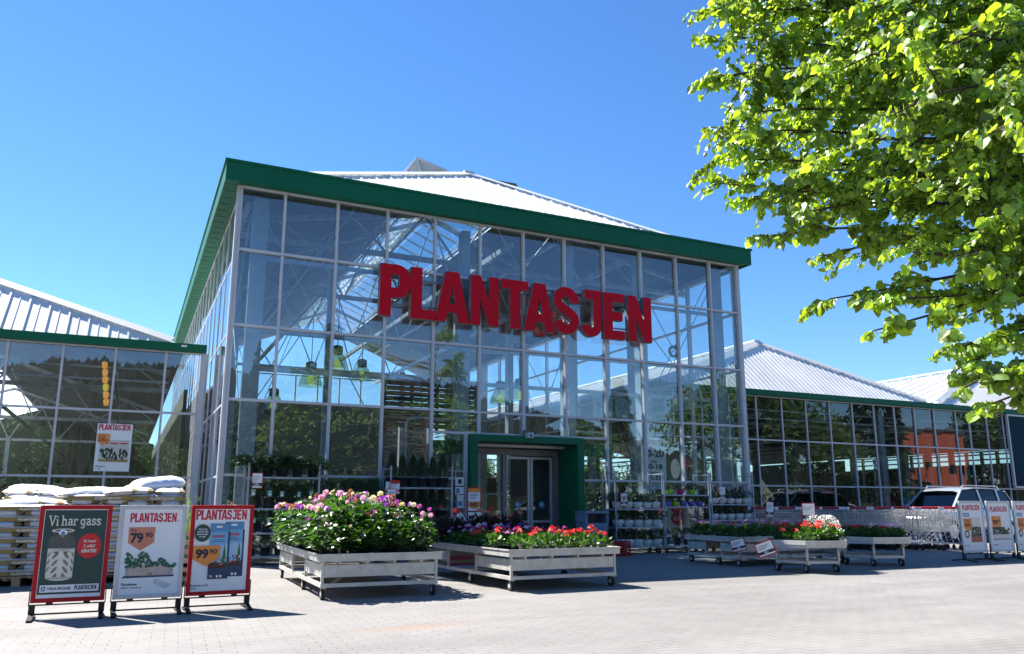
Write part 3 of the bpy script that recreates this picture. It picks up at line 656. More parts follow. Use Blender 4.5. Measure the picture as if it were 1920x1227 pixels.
e=poster_thing('entrance_notice','stack of small dark and white stickers on the glass left of the green portal',6.50,16.52,1.05)
MB().box(0,.20,0,.003,.48,.80).box(0,.2,0,.003,.30,.45).box(.05,.2,0,.003,0,.28).build('sheet',WHITE,e)
S=Sheet(1,1,0,-.002,0); S.rect(.01,.66,.19,.79,GREYP,1); S.rect(.06,.52,.15,.62,INK,1); S.rect(.02,.32,.1,.42,BLUEP,1); S.rect(.07,.05,.17,.14,BLUEP,1); S.build('print',e)
e=poster_thing('promotion_poster','white poster with two red discs leaning inside the glass behind the flower racks',12.35,16.78,.42)
MB().box(0,.62,0,.004,0,.86).build('sheet',WHITE,e)
S=Sheet(.62,.86,0,-.003,0); S.ell(.3,.64,.24,.17,REDP,1); S.ell(.3,.36,.24,.17,REDP,1); S.text('KJØP 2',.14,.60,.09,WHITE,2,width=.33); S.text('BETAL 1',.14,.32,.09,WHITE,2,width=.33); S.build('print',e)
# hanging lamps in the hall
LG=glass('lamp_glass',(.74,.80,.62),.10,0,.22); LE=emis('lamp_glow',(.45,.62,.12),.35)
def lamp(x,y,z,s=1.0,label=''):
    e=empty('pendant_lamp',(x,y,z)); tag(e,label,'ceiling lamp',group='bell-shaped pendant lamps hanging in the entrance hall')
    MB().lathe([(.26*s,-.02),(.25*s,.0),(.23*s,.10),(.17*s,.26),(.12*s,.33)],n=20,cap=False).build('shade',LG,e)
    MB().lathe([(.03,.0),(.07*s,.05),(.08*s,.12),(.05*s,.2)],n=12).build('bulb',LE,e)
    MB().lathe([(.12*s,.33),(.12*s,.5),(.05,.53)],n=16).tube((0,0,.5),(0,0,1.7),.01,6).build('housing',GREYP,e)
for (px,py,dp,lb) in ((583,722,17.5,'glowing bell lamp in the second glass bay of the hall'),(640,686,17.5,'greyish bell lamp at the second mullion, highest on the left'),(512,768,19.5,'small lamp low behind the leftmost glass bay'),(678,712,20.5,'small lamp beside the louvre screen'),(975,745,18.5,'glowing bell lamp below the letter T'),(1078,722,17.3,'dark bell lamp below the letter J')):
    p=at(px,py,dp); lamp(p.x,max(p.y,17.6),p.z,1.0,lb)
# orange hanging decoration in the left wing
e=empty('hanging_lanterns',(-.60,21.5,3.46)); tag(e,'string of orange and yellow paper lanterns hanging inside the left wing window','lantern string')
GLOW=emis('lantern_orange',(.75,.33,.06),.28); GLY=emis('lantern_yellow',(.6,.48,.03),.28)
for i in range(6): MB().lathe([(.03,0),(.055,.02),(.065,.13),(.045,.165)],c=(-.022*i,0,.18*i),n=10).build('lantern',GLY if i==2 else GLOW,e)
MB().tube((0,0,0),(-.12,0,1.3),.008,5).build('cord',BLACK,e)
# ------------------------------------------------------------------ price signs
def price_sign(x,y,z,w,h,rz,label,lines=3,price='129,-',red=REDF,tilt=0,stem=0,head=None,band=INK):
    e=empty('price_sign',(x,y,z),rz); tag(e,label,'price sign',group='price signs standing on the racks and flower carts')
    e.rotation_euler=(0,tilt,rz)
    MB().box(0,w,0,.006,0,h).build('frame',red,e)
    S=Sheet(w,h,0,-.0005,0); b=.06*w
    S.rect(b,b,w-b,h-b,WHITE,1)
    if head: S.rect(b,h-b-.2*h,w-b,h-b,head,2)
    S.rect(b,b+.10*h,w-b,b+.30*h,band,2); S.text(price,w/2,b+.13*h,.14*h,WHITE,3,align='c')
    for i in range(lines): S.rect(b*2,h*(.80-i*.1) -.02,w*(.75-.12*i),h*(.80-i*.1)-.012,GREYP,3)
    S.build('print',e)
    if stem: MB().tube((w/2,.01,-stem),(w/2,.01,.02),.006,6).build('stem',BLACK,e)
    return e
# ------------------------------------------------------------------ pavement signs
STAND=pm('stand_black',(.018,.018,.02),.4,.3,.15,10)
def pavement_sign(x,y,rz,label,frame,design,W_=.655,H_=.95):
    e=empty('pavement_sign',(x,y,0),rz); tag(e,label,'advertising sign',group='advertising signs standing on the paving')
    z0=.155; f=MB(); t=.042
    f.box(-W_/2,-W_/2+t,-.02,.02,z0,z0+H_); f.box(W_/2-t,W_/2,-.02,.02,z0,z0+H_); f.box(-W_/2+t,W_/2-t,-.02,.02,z0,z0+t); f.box(-W_/2+t,W_/2-t,-.02,.02,z0+H_-t,z0+H_)
    f.build('frame',frame,e,bevel=.006)
    MB().box(-W_/2+t,W_/2-t,-.008,.014,z0+t,z0+H_-t).build('back_panel',GREYP,e)
    S=Sheet(W_-2*t,H_-2*t,-W_/2+t,-.0095,z0+t); design(S); S.build('poster',e)
    b=MB(); b.box(-W_/2-.012,W_/2+.012,-.012,.012,.128,.140); b.box(-W_/2-.014,-W_/2-.004,-.012,.012,.128,.30); b.box(W_/2+.004,W_/2+.014,-.012,.012,.128,.30)
    for u in (-.16,.17): b.box(u-.03,u+.03,-.012,.012,.140,.156)
    b.build('bracket',STAND,e)
    for sx in (-1,1):
        k=MB(); cx=sx*(W_/2-.02); k.box(cx-.028,cx+.028,-.02,.02,.045,.128); k.build('leg',STAND,e)
        k=MB(); k.bar((cx,-.26,.012),(cx,0,.045),.045,.02); k.bar((cx,0,.045),(cx,.26,.012),.045,.02); k.build('foot',STAND,e)
    MB().box(-W_/2+.03,W_/2-.03,-.012,.012,.04,.055).build('cross_bar',STAND,e)
    return e
SER={ # slab serif lettering as strokes in a unit em
'V':[[(.08,.70),(.30,.03),(.52,.70)],[(-.02,.70),(.22,.70)],[(.42,.70),(.62,.70)]],
'i':[[(.10,.45),(.10,.03)],[(0,.03),(.20,.03)],[(.0,.45),(.10,.45)],[(.06,.64),(.15,.64)]],
'h':[[(.10,.72),(.10,.03)],[(0,.03),(.20,.03)],[(0,.72),(.10,.72)],[(.10,.36),(.22,.46),(.36,.42),(.38,.03)],[(.29,.03),(.48,.03)]],
'a':[[(.06,.38),(.14,.46),(.28,.45),(.33,.36),(.33,.06),(.42,.03)],[(.33,.28),(.14,.25),(.06,.14),(.14,.03),(.24,.03),(.33,.12)]],
'r':[[(.10,.45),(.10,.03)],[(0,.03),(.22,.03)],[(0,.45),(.10,.45)],[(.10,.30),(.20,.44),(.33,.44),(.33,.36)]],
'g':[[(.34,.45),(.34,-.10),(.24,-.2),(.06,-.16)],[(.34,.36),(.20,.46),(.06,.38),(.06,.14),(.20,.03),(.34,.12)],[(.34,.45),(.44,.45)]],
's':[[(.33,.42),(.16,.47),(.06,.38),(.12,.28),(.28,.22),(.34,.12),(.24,.02),(.06,.06)],[(.33,.34),(.33,.46)],[(.06,.02),(.06,.14)]]}
def serif(S,txt,u,v,em,m,l,w=.085,hx=.92):
    adv={'V':.62,'i':.24,'h':.52,'a':.46,'r':.40,'g':.48,'s':.42,' ':.20}
    for c in txt:
        if c in SER: S.strokes([[(a*hx,b) for a,b in q] for q in SER[c]],u,v,em,w*em,m,l)
        u+=adv[c]*em*hx
    return u
def d_gas(S):
    w,h=S.w,S.h; S.k=w/.646; w=.646; S.rect(0,0,w,h,WHITE,1); S.rect(.008,.035,w-.004,h-.008,DKGREEN,2)
    serif(S,'Vi har gass',.05,h-.160,.132,CREAM,3,w=.095)
    # gas bottle
    cx=.205; S.ell(cx,.20,.135,.035,CREAM,3); S.rect(cx-.135,.20,cx+.135,.48,CREAM,4); S.poly([(cx-.135,.48),(cx-.13,.56),(cx-.10,.62),(cx+.10,.62),(cx+.13,.56),(cx+.135,.48)],GREYP,5)
    S.ell(cx,.48,.135,.022,CREAM,4); S.rect(cx-.105,.60,cx-.075,.655,GREYP,5); S.rect(cx+.075,.60,cx+.105,.655,GREYP,5)
    S.ell(cx,.655,.115,.020,CREAM,6); S.ell(cx,.655,.085,.010,DKGREEN,7); S.ell(cx,.635,.045,.028,WHITE,8); S.ell(cx,.622,.022,.026,BLUEP,9); S.ell(cx,.600,.020,.014,GOLD,10)
    OL=pm('bottle_olive',(.24,.20,.12),.6)
    for r_ in range(3):
        for sgn in (-1,1):
            S.ell(cx+sgn*.055,.25+.07*r_+.02,.042,.014,OL,7,18,-sgn*.85)
            S.ell(cx+sgn*.118,.25+.07*r_+.03,.030,.008,OL,7,14,sgn*-1.15)
    for sgn in (-1,1): S.poly([(cx+sgn*.02,.45),(cx+sgn*.09,.45),(cx+sgn*.03,.415)],OL,7); S.poly([(cx+sgn*.02,.20),(cx+sgn*.075,.20),(cx+sgn*.03,.245)],OL,7)
    S.rect(cx-.135,.185,cx+.135,.191,OL,7)
    S.ell(.485,.50,.125,.125,REDP,8)
    S.text('Få hvert',.485,.535,.028,CREAM,9,align='c',shear=.2,bold=.03); S.text('3. påfyll',.485,.487,.028,CREAM,9,align='c',shear=.2,bold=.03); S.text('GRATIS!',.485,.436,.031,CREAM,9,align='c',shear=.2,bold=.05)
    S.rect(.03,.055,w-.025,.125,WHITE,3); S.rect(.045,.068,.085,.110,NAVY,4); S.ell(.065,.092,.012,.010,WHITE,5); S.rect(.05,.073,.08,.077,WHITE,5)
    S.text('YARA',.10,.078,.026,NAVY,4,width=.10,bold=.04); S.text('PRAXAIR',.205,.078,.026,DKGREEN,4,width=.135,bold=.04); S.brand(.375,.072,.225,INK,4,1.15)
def d_box(S):
    w,h=S.w,S.h; S.k=w/.646; w=.646; S.rect(0,0,w,h,WHITE,1)
    S.brand(.07,h-.135,.51,LOGO,2,1.14); S.text('R',.60,h-.133,.018,INK,2)
    cor=pm('print_coral',(.62,.22,.13),.5)
    S.poly([(.065,h-.185),(.355,h-.185),(.35,h-.345),(.205,h-.425),(.065,h-.345)],cor,2)
    S.text('Fra',.09,h-.232,.034,INK,3); S.text('79',.09,h-.34,.095,INK,3,width=.14,bold=.045); S.text('90',.245,h-.290,.050,INK,3,width=.085,bold=.035)
    S.poly([(.03,.165),(.60,.170),(.585,.195),(.05,.188)],NAVY,2); bx=pm('print_box',(.52,.42,.36),.6,0,.1,20)
    S.rect(.10,.187,.54,.295,bx,3); S.rect(.065,.187,.10,.29,GREYP,3); S.rect(.54,.187,.58,.29,GREYP,3)
    for i in range(9): S.rect(.067,.19+.011*i,.099,.1945+.011*i,WHITE,4); S.rect(.542,.19+.011*i,.578,.1945+.011*i,WHITE,4)
    S.ell(.33,.202,.032,.013,GOLD,4); S.strokes([[(0,0),(.05,.006),(.10,-.004)]],.22,.24,1,.003,GOLD,4)
    pl=pm('print_leaf',(.05,.17,.09),.6,0,.3,60); pd=pm('print_leaf_dark',(.02,.08,.05),.6)
    rr=random.Random(4)
    for i in range(230):
        u=rr.uniform(.06,.60); top=.36+.05*math.sin(u*9)+.04*math.sin(u*31); v=rr.uniform(.275,top); S.ell(u,v,rr.uniform(.012,.022),rr.uniform(.007,.012),(pl,pd)[i%2],5+i%9,7,rr.uniform(-1,1))
    S.text('Plantekasse',.035,.092,.026,INK,2,bold=.03); S.text('60x80 cm. Naturfarget',.035,.062,.017,INK,2)
    S.poly([(.37,.135),(.40,.155),(.45,.135),(.56,.095),(.55,.06),(.50,.05),(.38,.10)],pm('print_shadow',(.58,.58,.60),.6),2)
def d_soil(S):
    w,h=S.w,S.h; S.k=w/.646; w=.646; S.rect(0,0,w,h,WHITE,1)
    S.brand(.01,h-.115,.60,LOGO,2,1.1)
    lb=pm('print_skyblue',(.16,.40,.62),.45,0,.15,5); sk=pm('print_pale',(.35,.55,.72),.5)
    for (u,v,l) in ((.36,.145,2),(.185,.125,12)):
        wd=.235
        S.rect(u,v,u+wd,v+.50,lb,l); S.rect(u+.0,v+.50,u+wd-.01,v+.585,BLUEP,l); S.rect(u+.07,v+.54,u+.14,v+.56,WHITE,l+1); S.rect(u+wd-.022,v,u+wd,v+.50,NAVY,l+1)
        S.rect(u,v+.22,u+wd-.022,v+.36,sk,l+1); S.rect(u,v,u+wd-.022,v+.115,NAVY,l+1); S.rect(u,v+.115,u+wd-.022,v+.17,pm('print_soil',(.10,.03,.02),.7),l+2)
        S.brand(u+.03,v+.435,.14,LOGO,l+2,1.2); S.rect(u+.04,v+.41,u+.15,v+.415,INK,l+2); S.rect(u+.02,v+.39,u+.18,v+.395,INK,l+2)
        S.poly([(u+.155,v+.16),(u+.20,v+.16),(u+.195,v+.26),(u+.178,v+.37),(u+.163,v+.26)],pm('print_cypress',(.03,.16,.03),.6),l+3)
        rr=random.Random(l)
        for i in range(26): S.ell(u+rr.uniform(.02,.20),v+rr.uniform(.15,.22),.010,.008,(WHITE,GREYP,REDP)[i%3],l+4,6)
        S.rect(u+.10,v+.015,u+.125,v+.04,WHITE,l+3); S.rect(u+.14,v+.015,u+.165,v+.04,WHITE,l+3); S.text('70L',u+.02,v+.02,.02,WHITE,l+3)
    S.ell(.095,h-.255,.092,.092,DKGREEN,20)
    for i,t in enumerate(('Vår beste','jord for alle','planter inne','og ute!')): S.text(t,.095,h-.222-.026*i,.019,WHITE,21,align='c',shear=.15,bold=.02)
    S.poly([(.0,h-.39),(.315,h-.39),(.315,h-.51),(.155,h-.605),(.0,h-.525)],ORANGE,22)
    S.text('99',.03,h-.515,.09,INK,23,width=.15,bold=.05); S.text('90',.19,h-.475,.05,INK,23,width=.09,bold=.03)
    S.text('Premium jord',.0,.052,.026,INK,2); S.text('70 liter',.0,.025,.018,INK,2)
pavement_sign(-.43,9.47,R(1),'red-framed green sign reading Vi har gass with a gas bottle',REDF,d_gas)
pavement_sign(.295,9.47,R(1),'silver-framed white sign with a planter box and the price 79 90',ALU,d_box)
pavement_sign(.995,9.50,R(2),'red-framed white sign with two blue soil bags and the price 99 90',REDF,d_soil)
def d_two(price,pots=True):
    def f(S):
        w,h=S.w,S.h; S.k=w/.646; w=.646; S.rect(0,0,w,h,WHITE,1); S.brand(.05,h-.13,.54,LOGO,2,1.1); S.rect(.04,h-.25,.24,h-.18,BLUEP,2); S.text('NYHET',.055,h-.235,.035,WHITE,3)
        S.poly([(.05,h-.28),(.30,h-.28),(.30,h-.44),(.18,h-.53),(.05,h-.45)],ORANGE,3); S.text('2 FOR',.07,h-.345,.04,INK,4); S.text(price,.06,h-.43,.065,INK,4,width=.23,bold=.03)
        S.ell(.12,.30,.075,.075,DKGREEN,2); S.ell(.12,.30,.045,.045,CREAM,3); S.rect(.24,.15,.58,.60,CREAM,2); S.rect(.24,.15,.58,.29,pm('print_terra',(.45,.14,.08),.6),3)
        rr=random.Random(2)
        for i in range(60): S.ell(rr.uniform(.27,.56),rr.uniform(.26,.42),.025,.02,(LEAFP,DKGREEN,GREYP)[i%3],4+i%5,7)
        S.text('Plantejord',.05,.08,.02,INK,2)
    return f
def d_fra(S):
    w,h=S.w,S.h; S.k=w/.646; w=.646; S.rect(0,0,w,h,WHITE,1); S.brand(.05,h-.16,.54,LOGO,2,1.1)
    S.poly([(.07,h-.24),(.36,h-.24),(.36,h-.42),(.215,h-.50),(.07,h-.42)],ORANGE,3); S.text('Fra',.09,h-.285,.03,INK,4); S.text('99',.10,h-.40,.09,INK,4,width=.14,bold=.04); S.text('90',.25,h-.355,.05,INK,4,width=.09)
    S.rect(.06,.20,.60,.30,CREAM,3); S.rect(.05,.185,.61,.20,NAVY,3); rr=random.Random(9)
    for i in range(110): S.ell(rr.uniform(.08,.58),rr.uniform(.29,.41),.025,.018,(LEAFP,DKGREEN)[i%2],4+i%5,7)
    S.text('Plantekasse',.05,.08,.024,INK,2)
ps1=pavement_sign(15.62,11.0,R(-2),'silver-framed white sign offering 2 for 400, leftmost of the trio before the car',ALU,d_two('400,-'))
ps2=pavement_sign(16.44,10.97,R(-3),'silver-framed white sign with a planter box priced 99 90, before the silver car',ALU,d_fra)
ps3=pavement_sign(17.24,10.95,R(0),'silver-framed white sign offering 2 for 350, cut off by the edge of the view',ALU,d_two('350,-'))
for p_ in (ps1,ps2,ps3): p_.scale=(1.06,1.06,1.08)
# ------------------------------------------------------------------ soil sacks
def sack_mesh(L,Wd,H,band,seed,pw=6):
    rr=np.random.default_rng(seed); nu,nv=16,10; vs=[]; 
    ph=rr.uniform(0,6.28,6)
    for side in (1,-1):
        for i in range(nu+1):
            for j in range(nv+1):
                u=-1+2*i/nu; v=-1+2*j/nv
                k=((1-abs(u)**pw)*(1-abs(v)**pw))**.5
                x=u*L/2*(1-.035*abs(v)**3); y=v*Wd/2*(1-.05*abs(u)**4)
                z=side*H/2*k*(1+.05*math.sin(5*u+ph[0])+.05*math.sin(7*v+ph[1]))+.004*math.sin(17*u+9*v+ph[2])*k+.004*math.sin(23*v-7*u+ph[3])*k
                vs.append((x,y,z+H/2))
    fs=[];m=[]
    N=(nu+1)*(nv+1)
    for s in range(2):
        for i in range(nu):
            for j in range(nv):
                a=s*N+i*(nv+1)+j; q=(a,a+nv+1,a+nv+2,a+1)
                fs.append(q if s==0 else q[::-1])
                u=(i+.5)/nu*2-1; v=(j+.5)/nv*2-1
                g=0
                if abs(u)>.93 and abs(v)>.62: g=1
                m.append(g)
    return vs,fs,m
PL_='PLANTEJORD'
def sack(name,L,Wd,H,band,seed,pw=6):
    e=empty(name); vs,fs,m=sack_mesh(L,Wd,H,band,seed,pw)
    mb=MB(); mb.v=vs; mb.f=fs; mb.m=m; mb.sm=[True]*len(fs)
    if band:
        # gold printed side panel and the lettering on it
        mb.add([(-L*.45,-Wd/2-.001,H*.12),(L*.45,-Wd/2-.001,H*.12),(L*.45,-Wd/2-.001,H*.74),(-L*.45,-Wd/2-.001,H*.74)],[(0,1,2,3)],1)
        put_text(mb,PL_,(-.06,-Wd/2-.003,H*.25),(1,0,0),(0,0,1),H*.28,2,bold=.03,width=.34)
    me=bpy.data.meshes.new(name); me.from_pydata([tuple(v) for v in mb.v],[],mb.f)
    for a in (SACKW,GOLD,WHITE): me.materials.append(a)
    me.polygons.foreach_set('material_index',mb.m); me.polygons.foreach_set('use_smooth',mb.sm); me.update()
    bpy.data.objects.remove(e); return me
SK={('b',i):sack('soil_sack',.90,.44,.090,True,i) for i in range(3)}
SK.update({('p',i):sack('soil_sack',.90,.44,.090,False,10+i) for i in range(3)})
SK['knot']=None
def pallet(x,y,rz=0,label=''):
    e=empty('pallet',(x,y,0),rz); tag(e,label,'pallet',group='wooden pallets under the soil sacks')
    for i in range(5): MB().box(-.45,.45,-.62+i*.26,-.62+i*.26+.14,.115,.135).build('deck_board',WOOD,e)
    for u in (-.40,-.05,.30): MB().box(u,u+.1,-.62,.62,.0,.115).build('skid',WOOD,e)
PUF=[sack('soil_sack',.86,.44,.135,False,30+i,2.8) for i in range(3)]
def put_sack(me,x,y,z,rz,tilt,label):
    o=bpy.data.objects.new('soil_sack',me); COL.objects.link(o); o.location=(x,y,z); o.rotation_euler=(tilt[0],tilt[1],rz)
    tag(o,label,'soil sack',group='white soil sacks with gold bands stacked on pallets')
    return o
def stack(cx,cy,n,where,top=None):
    pallet(cx,cy,0,'wooden pallet under the '+where)
    H=.0735; z=.14
    for k in range(n):
        lv='%s layer from the top'%(['top','second','third','fourth','fifth','sixth','seventh','eighth','ninth','tenth','eleventh','twelfth','thirteenth','fourteenth','fifteenth','sixteenth','seventeenth','eighteenth'][n-1-k]) if k<n-1 else 'top layer'
        if k%2==0:
            for r_ in range(3):
                put_sack(SK[('b',random.randrange(3))],cx+random.uniform(-.015,.015),cy-.42+.42*r_+random.uniform(-.012,.012),z,random.uniform(-.02,.02),(random.uniform(-.02,.02),random.uniform(-.012,.012)),'gold-banded soil sack, %s, %s row, %s'%(lv,('front','middle','back')[r_],where))
        else:
            for sx in (-1,1):
                for r_ in ((-.21),):
                    put_sack(SK[('p',random.randrange(3))] if k<n-2 else PUF[random.randrange(3)],cx+sx*.226+random.uniform(-.01,.01),cy+r_+random.uniform(-.02,.02),z,R(90)+random.uniform(-.03,.03),(random.uniform(-.02,.02),random.uniform(-.03,.03)),'end-on soil sack, %s, %s half, %s'%(lv,'left' if sx<0 else 'right',where))
        z+=H
    for q,(ox,oy,rz_,tx) in enumerate(((-.2,-.35,8,5),(.22,-.30,95,-6),(.0,.25,-12,4))):
        if n in (14,15) or (n==16 and q==2): put_sack(PUF[q],cx+ox,cy+oy+random.uniform(-.05,.05),z-.01+.0*q,R(rz_+random.uniform(-8,8)),(R(tx*.7),R(random.uniform(-7,7))),'puffy white sack tossed on top, %s, %s'%(('front left','front right','rear')[q],where))
    return z
zA=stack(-1.27,13.95,13,'stack behind gas sign')
stack(-2.20,13.95,14,'stack at view edge')
zB=stack(-.33,13.95,15,'stack between first signs')
zC=stack(.40,13.95,16,'tall stack behind planter sign')
stack(-1.30,15.45,16,'rear stack behind gas sign')
stack(-.40,15.45,15,'rear stack beside glass wall')
BIG=sack('soil_sack',.80,.52,.24,False,77,2.4)
put_sack(BIG,.46,13.80,zC-.01,R(12),(R(4),R(-6)),'plump white soil sack lying loose on top of the tallest stack')
put_sack(SK[('p',0)],-1.55,13.7,zA-.01,R(20),(R(3),R(-5)),'white soil sack slipped askew on top of the gas sign stack')
put_sack(SK[('p',1)],-1.1,14.1,zA+.03,R(-35),(R(-4),R(6)),'white soil sack lying crooked across the gas sign stack')
put_sack(SK[('p',2)],-2.3,13.7,zA+.09,R(10),(R(3),R(7)),'white soil sack sliding off the stack at the edge of the view')
# slatted crate between two signs
e=empty('slatted_crate',(.86,12.6,0)); tag(e,'pale slatted wooden crate standing between the planter sign and the soil bag sign','crate')
for i in range(6): MB().box(-.14,.14,-.012,.012,.05+i*.125,.05+i*.125+.062).build('slat',WOOD,e)
for u in (-.13,.11): MB().box(u,u+.03,.013,.04,0,.76).build('batten',WOOD,e)
e=empty('potted_shrub',(.88,12.95,0)); tag(e,'bright green conifer shrub in a black pot behind the slatted crate','shrub')
MB().lathe([(.12,0),(.16,.28),(.17,.28)],n=16).build('pot',POTB,e)
n=900; P=rng.normal(size=(n,3))*[.10,.10,.22]+[0,0,.62]; D=np.tile([0,0,1.],(n,1))+rng.normal(size=(n,3))*.35
leaves('foliage',P,D,rng.uniform(.05,.1,n),NEEDLE,pm('bright_conifer',(.12,.22,.02),.5,trans=(.12,.2,.02),island=.3),e)
# ------------------------------------------------------------------ flower carts
def caster(parent,x,y,h=.14,r=.066,rz=0.0):
    c=MB().box(x-.03,x+.03,y-.03,y+.03,h-.008,h+.004).bar((x-.022,y,h),(x-.022+.02*math.cos(rz),y+.03,r),.006,.04).bar((x+.022,y,h),(x+.022,y+.03,r),.006,.04).build('caster',CART,parent)
    M=MB(); M.tube((x-.018,y+.03,r),(x+.018,y+.03,r),r,18,0); M.tube((x-.021,y+.03,r),(x+.021,y+.03,r),r*.45,12,1); M.build('wheel',[RUBBER,CART],c)
def flower_cart(x,y,Wd,L,rz,label):
    e=empty('flower_cart',(x,y,0),rz); tag(e,label,'flower cart',group='wheeled flower display carts on the paving')
    a=Wd/2-.06; b=L/2-.06
    t=MB(); o=.0
    t.box(-Wd/2,Wd/2,-L/2,-L/2+.025,.44,.53); t.box(-Wd/2,Wd/2,L/2-.025,L/2,.44,.53); t.box(-Wd/2,-Wd/2+.025,-L/2+.025,L/2-.025,.44,.53); t.box(Wd/2-.025,Wd/2,-L/2+.025,L/2-.025,.44,.53)
    t.box(-Wd/2-.012,Wd/2+.012,-L/2-.012,-L/2,.515,.535); t.box(-Wd/2-.012,-Wd/2,-L/2,L/2,.515,.535); t.box(Wd/2,Wd/2+.012,-L/2,L/2,.515,.535)
    t.box(-Wd/2+.025,Wd/2-.025,-L/2+.025,L/2-.025,.455,.47)
    t.build('tray',CART,e,bevel=.003)
    for i in range(5):
        yy=-b+.1+i*(2*b-.2)/4
    for i in range(4):
        xx=-a+.2+i*(2*a-.4)/3; MB().bar((xx,-L/2+.03,.425),(xx,L/2-.03,.425),.03,.03).build('cross_bar',CART,e)
    MB().box(-a+.02,a-.02,-b-.012,-b+.004,.26,.405).build('side_panel',CART,e,bevel=.003)
    for sx in (-1,1):
        MB().box(sx*a-.006,sx*a+.006,-b+.03,-b*.33,.26,.405).build('side_panel',CART,e); MB().box(sx*a-.006,sx*a+.006,b*.3,b-.03,.26,.405).build('side_panel',CART,e)
    MB().box(-a+.02,a-.02,b-.004,b+.012,.26,.405).build('side_panel',CART,e)
    for sx in (-1,1):
        for yy in (-b,-b*.33,b*.3,b): MB().box(sx*a-.016,sx*a+.016,yy-.016,yy+.016,.19,.44).build('post',CART,e)
    f=MB(); f.box(-a-.02,a+.02,-b-.02,-b+.02,.145,.19); f.box(-a-.02,a+.02,b-.02,b+.02,.145,.19)
    for sx in (-1,1): f.box(sx*a-.02,sx*a+.02,-b+.02,b-.02,.145,.19)
    f.box(-a+.02,a-.02,-.02,.02,.15,.185); f.bar((-a+.1,-b,.165),(a-.2,b,.165),.05,.02); f.build('base_frame',CART,e)
    for sx in (-1,1):
        for yy in (-b+.03,-b*.2,b-.08): caster(e,sx*(a-.02),yy)
    return e
def hex_cart(x,y,Rr,rz,label):
    e=empty('flower_cart',(x,y,0),rz); tag(e,label,'flower cart',group='wheeled flower display carts on the paving')
    P=[Vector((Rr*math.cos(R(60*i)),Rr*math.sin(R(60*i)),0)) for i in range(6)]
    t=MB()
    for i in range(6):
        a,b=P[i],P[(i+1)%6]; z=Vector((0,0,1))
        t.bar(a+z*.495,b+z*.495,.02,.07); t.bar(a*.985+z*.437,b*.985+z*.437,.02,.045)
    t.add([p*.98+Vector((0,0,.455)) for p in P],[(0,1,2,3,4,5)]); t.build('tray',CART,e)
    q=[p*.78 for p in P]
    f=MB()
    for i in range(6): f.bar(q[i]+Vector((0,0,.17)),q[(i+1)%6]+Vector((0,0,.17)),.03,.045)
    f.bar(q[0]+Vector((0,0,.165)),q[3]+Vector((0,0,.165)),.03,.03); f.bar(q[1]+Vector((0,0,.168)),q[4]+Vector((0,0,.168)),.03,.03); f.build('base_frame',CART,e)
    for i in range(6):
        MB().bar(q[i]+Vector((0,0,.19)),q[i]+Vector((0,0,.42)),.035,.035).build('post',CART,e)
        MB().bar(q[i]*.98+Vector((0,0,.33)),P[i]*.96+Vector((0,0,.42)),.02,.02).build('brace',CART,e)
        if i%1==0: caster(e,q[i].x*.95,q[i].y*.95)
    return e
# ---- flowering plants
def pompon(name,parent,c,r,m,n=64):
    i=np.arange(n)+.5; ph=np.arccos(1-1.75*i/n); th=math.pi*(1+5**.5)*i
    d=np.stack([np.cos(th)*np.sin(ph),np.sin(th)*np.sin(ph),np.cos(ph)],1); d+=rng.normal(size=d.shape)*.08
    return leaves(name,np.array(c)+d*r*.45,d,np.full(n,r*.62),PETAL,m,parent)
def bloom_ball(name,parent,c,r,m,n=40):
    d=rdir(n); d[:,2]=np.abs(d[:,2])*.9-.15
    return leaves(name,np.array(c)+d*r*.6,d+rng.normal(size=d.shape)*.5,np.full(n,r*.55),PETAL,m,parent)
def dahlia(cols,seed,big=1.0):
    e=empty('potted_dahlia'); 
    MB().lathe([(.065,0),(.09,.15),(.095,.15)],n=14).build('pot',POTB,e)
    h=.50*big; n=150
    t=rng.uniform(0.05,1,n); ang=rng.uniform(0,6.28,n); rad=.05+.20*np.sin(np.clip(t,0,1)*math.pi*.8+.25)*rng.uniform(.35,1,n)
    P=np.stack([np.cos(ang)*rad,np.sin(ang)*rad,.10+t*(h-.02)],1)
    D=np.stack([np.cos(ang),np.sin(ang),rng.uniform(-.55,.45,n)],1)
    leaves('foliage',P,D,rng.uniform(.06,.115,n),HEART,LEAFD,e,up=(0,0,1))
    st=MB()
    for k,(cm) in enumerate(cols):
        a=rng.uniform(0,6.28); rr=rng.uniform(.05,.24); z=h+rng.uniform(-.10,.20); c=(math.cos(a)*rr,math.sin(a)*rr,z)
        st.path([(c[0]*.2,c[1]*.2,.12),(c[0]*.7,c[1]*.7,h*.75),c],.005,5)
        s=rng.uniform(.020,.044) 
        if cm is None: MB().lathe([(.004,-.01),(.013,0),(.014,.012),(.006,.022)],c=c,n=8).build('bud',LEAFP,e)
        else: pompon('bloom',e,c,s,cm)
    st.build('stem',LEAFP,e); return e
DH=[dahlia((PK,PL,None,PC,PB,PK,PV),1),dahlia((PL,PW,None,PK,PL,PK),2,1.1),dahlia((PC,PL,None,PW,PK),3,.95),dahlia((PK,PK,None,PW,PL,PV,PC),4,1.05),dahlia((PC,PB,PL,None),5),dahlia((PL,None),6,.8)]
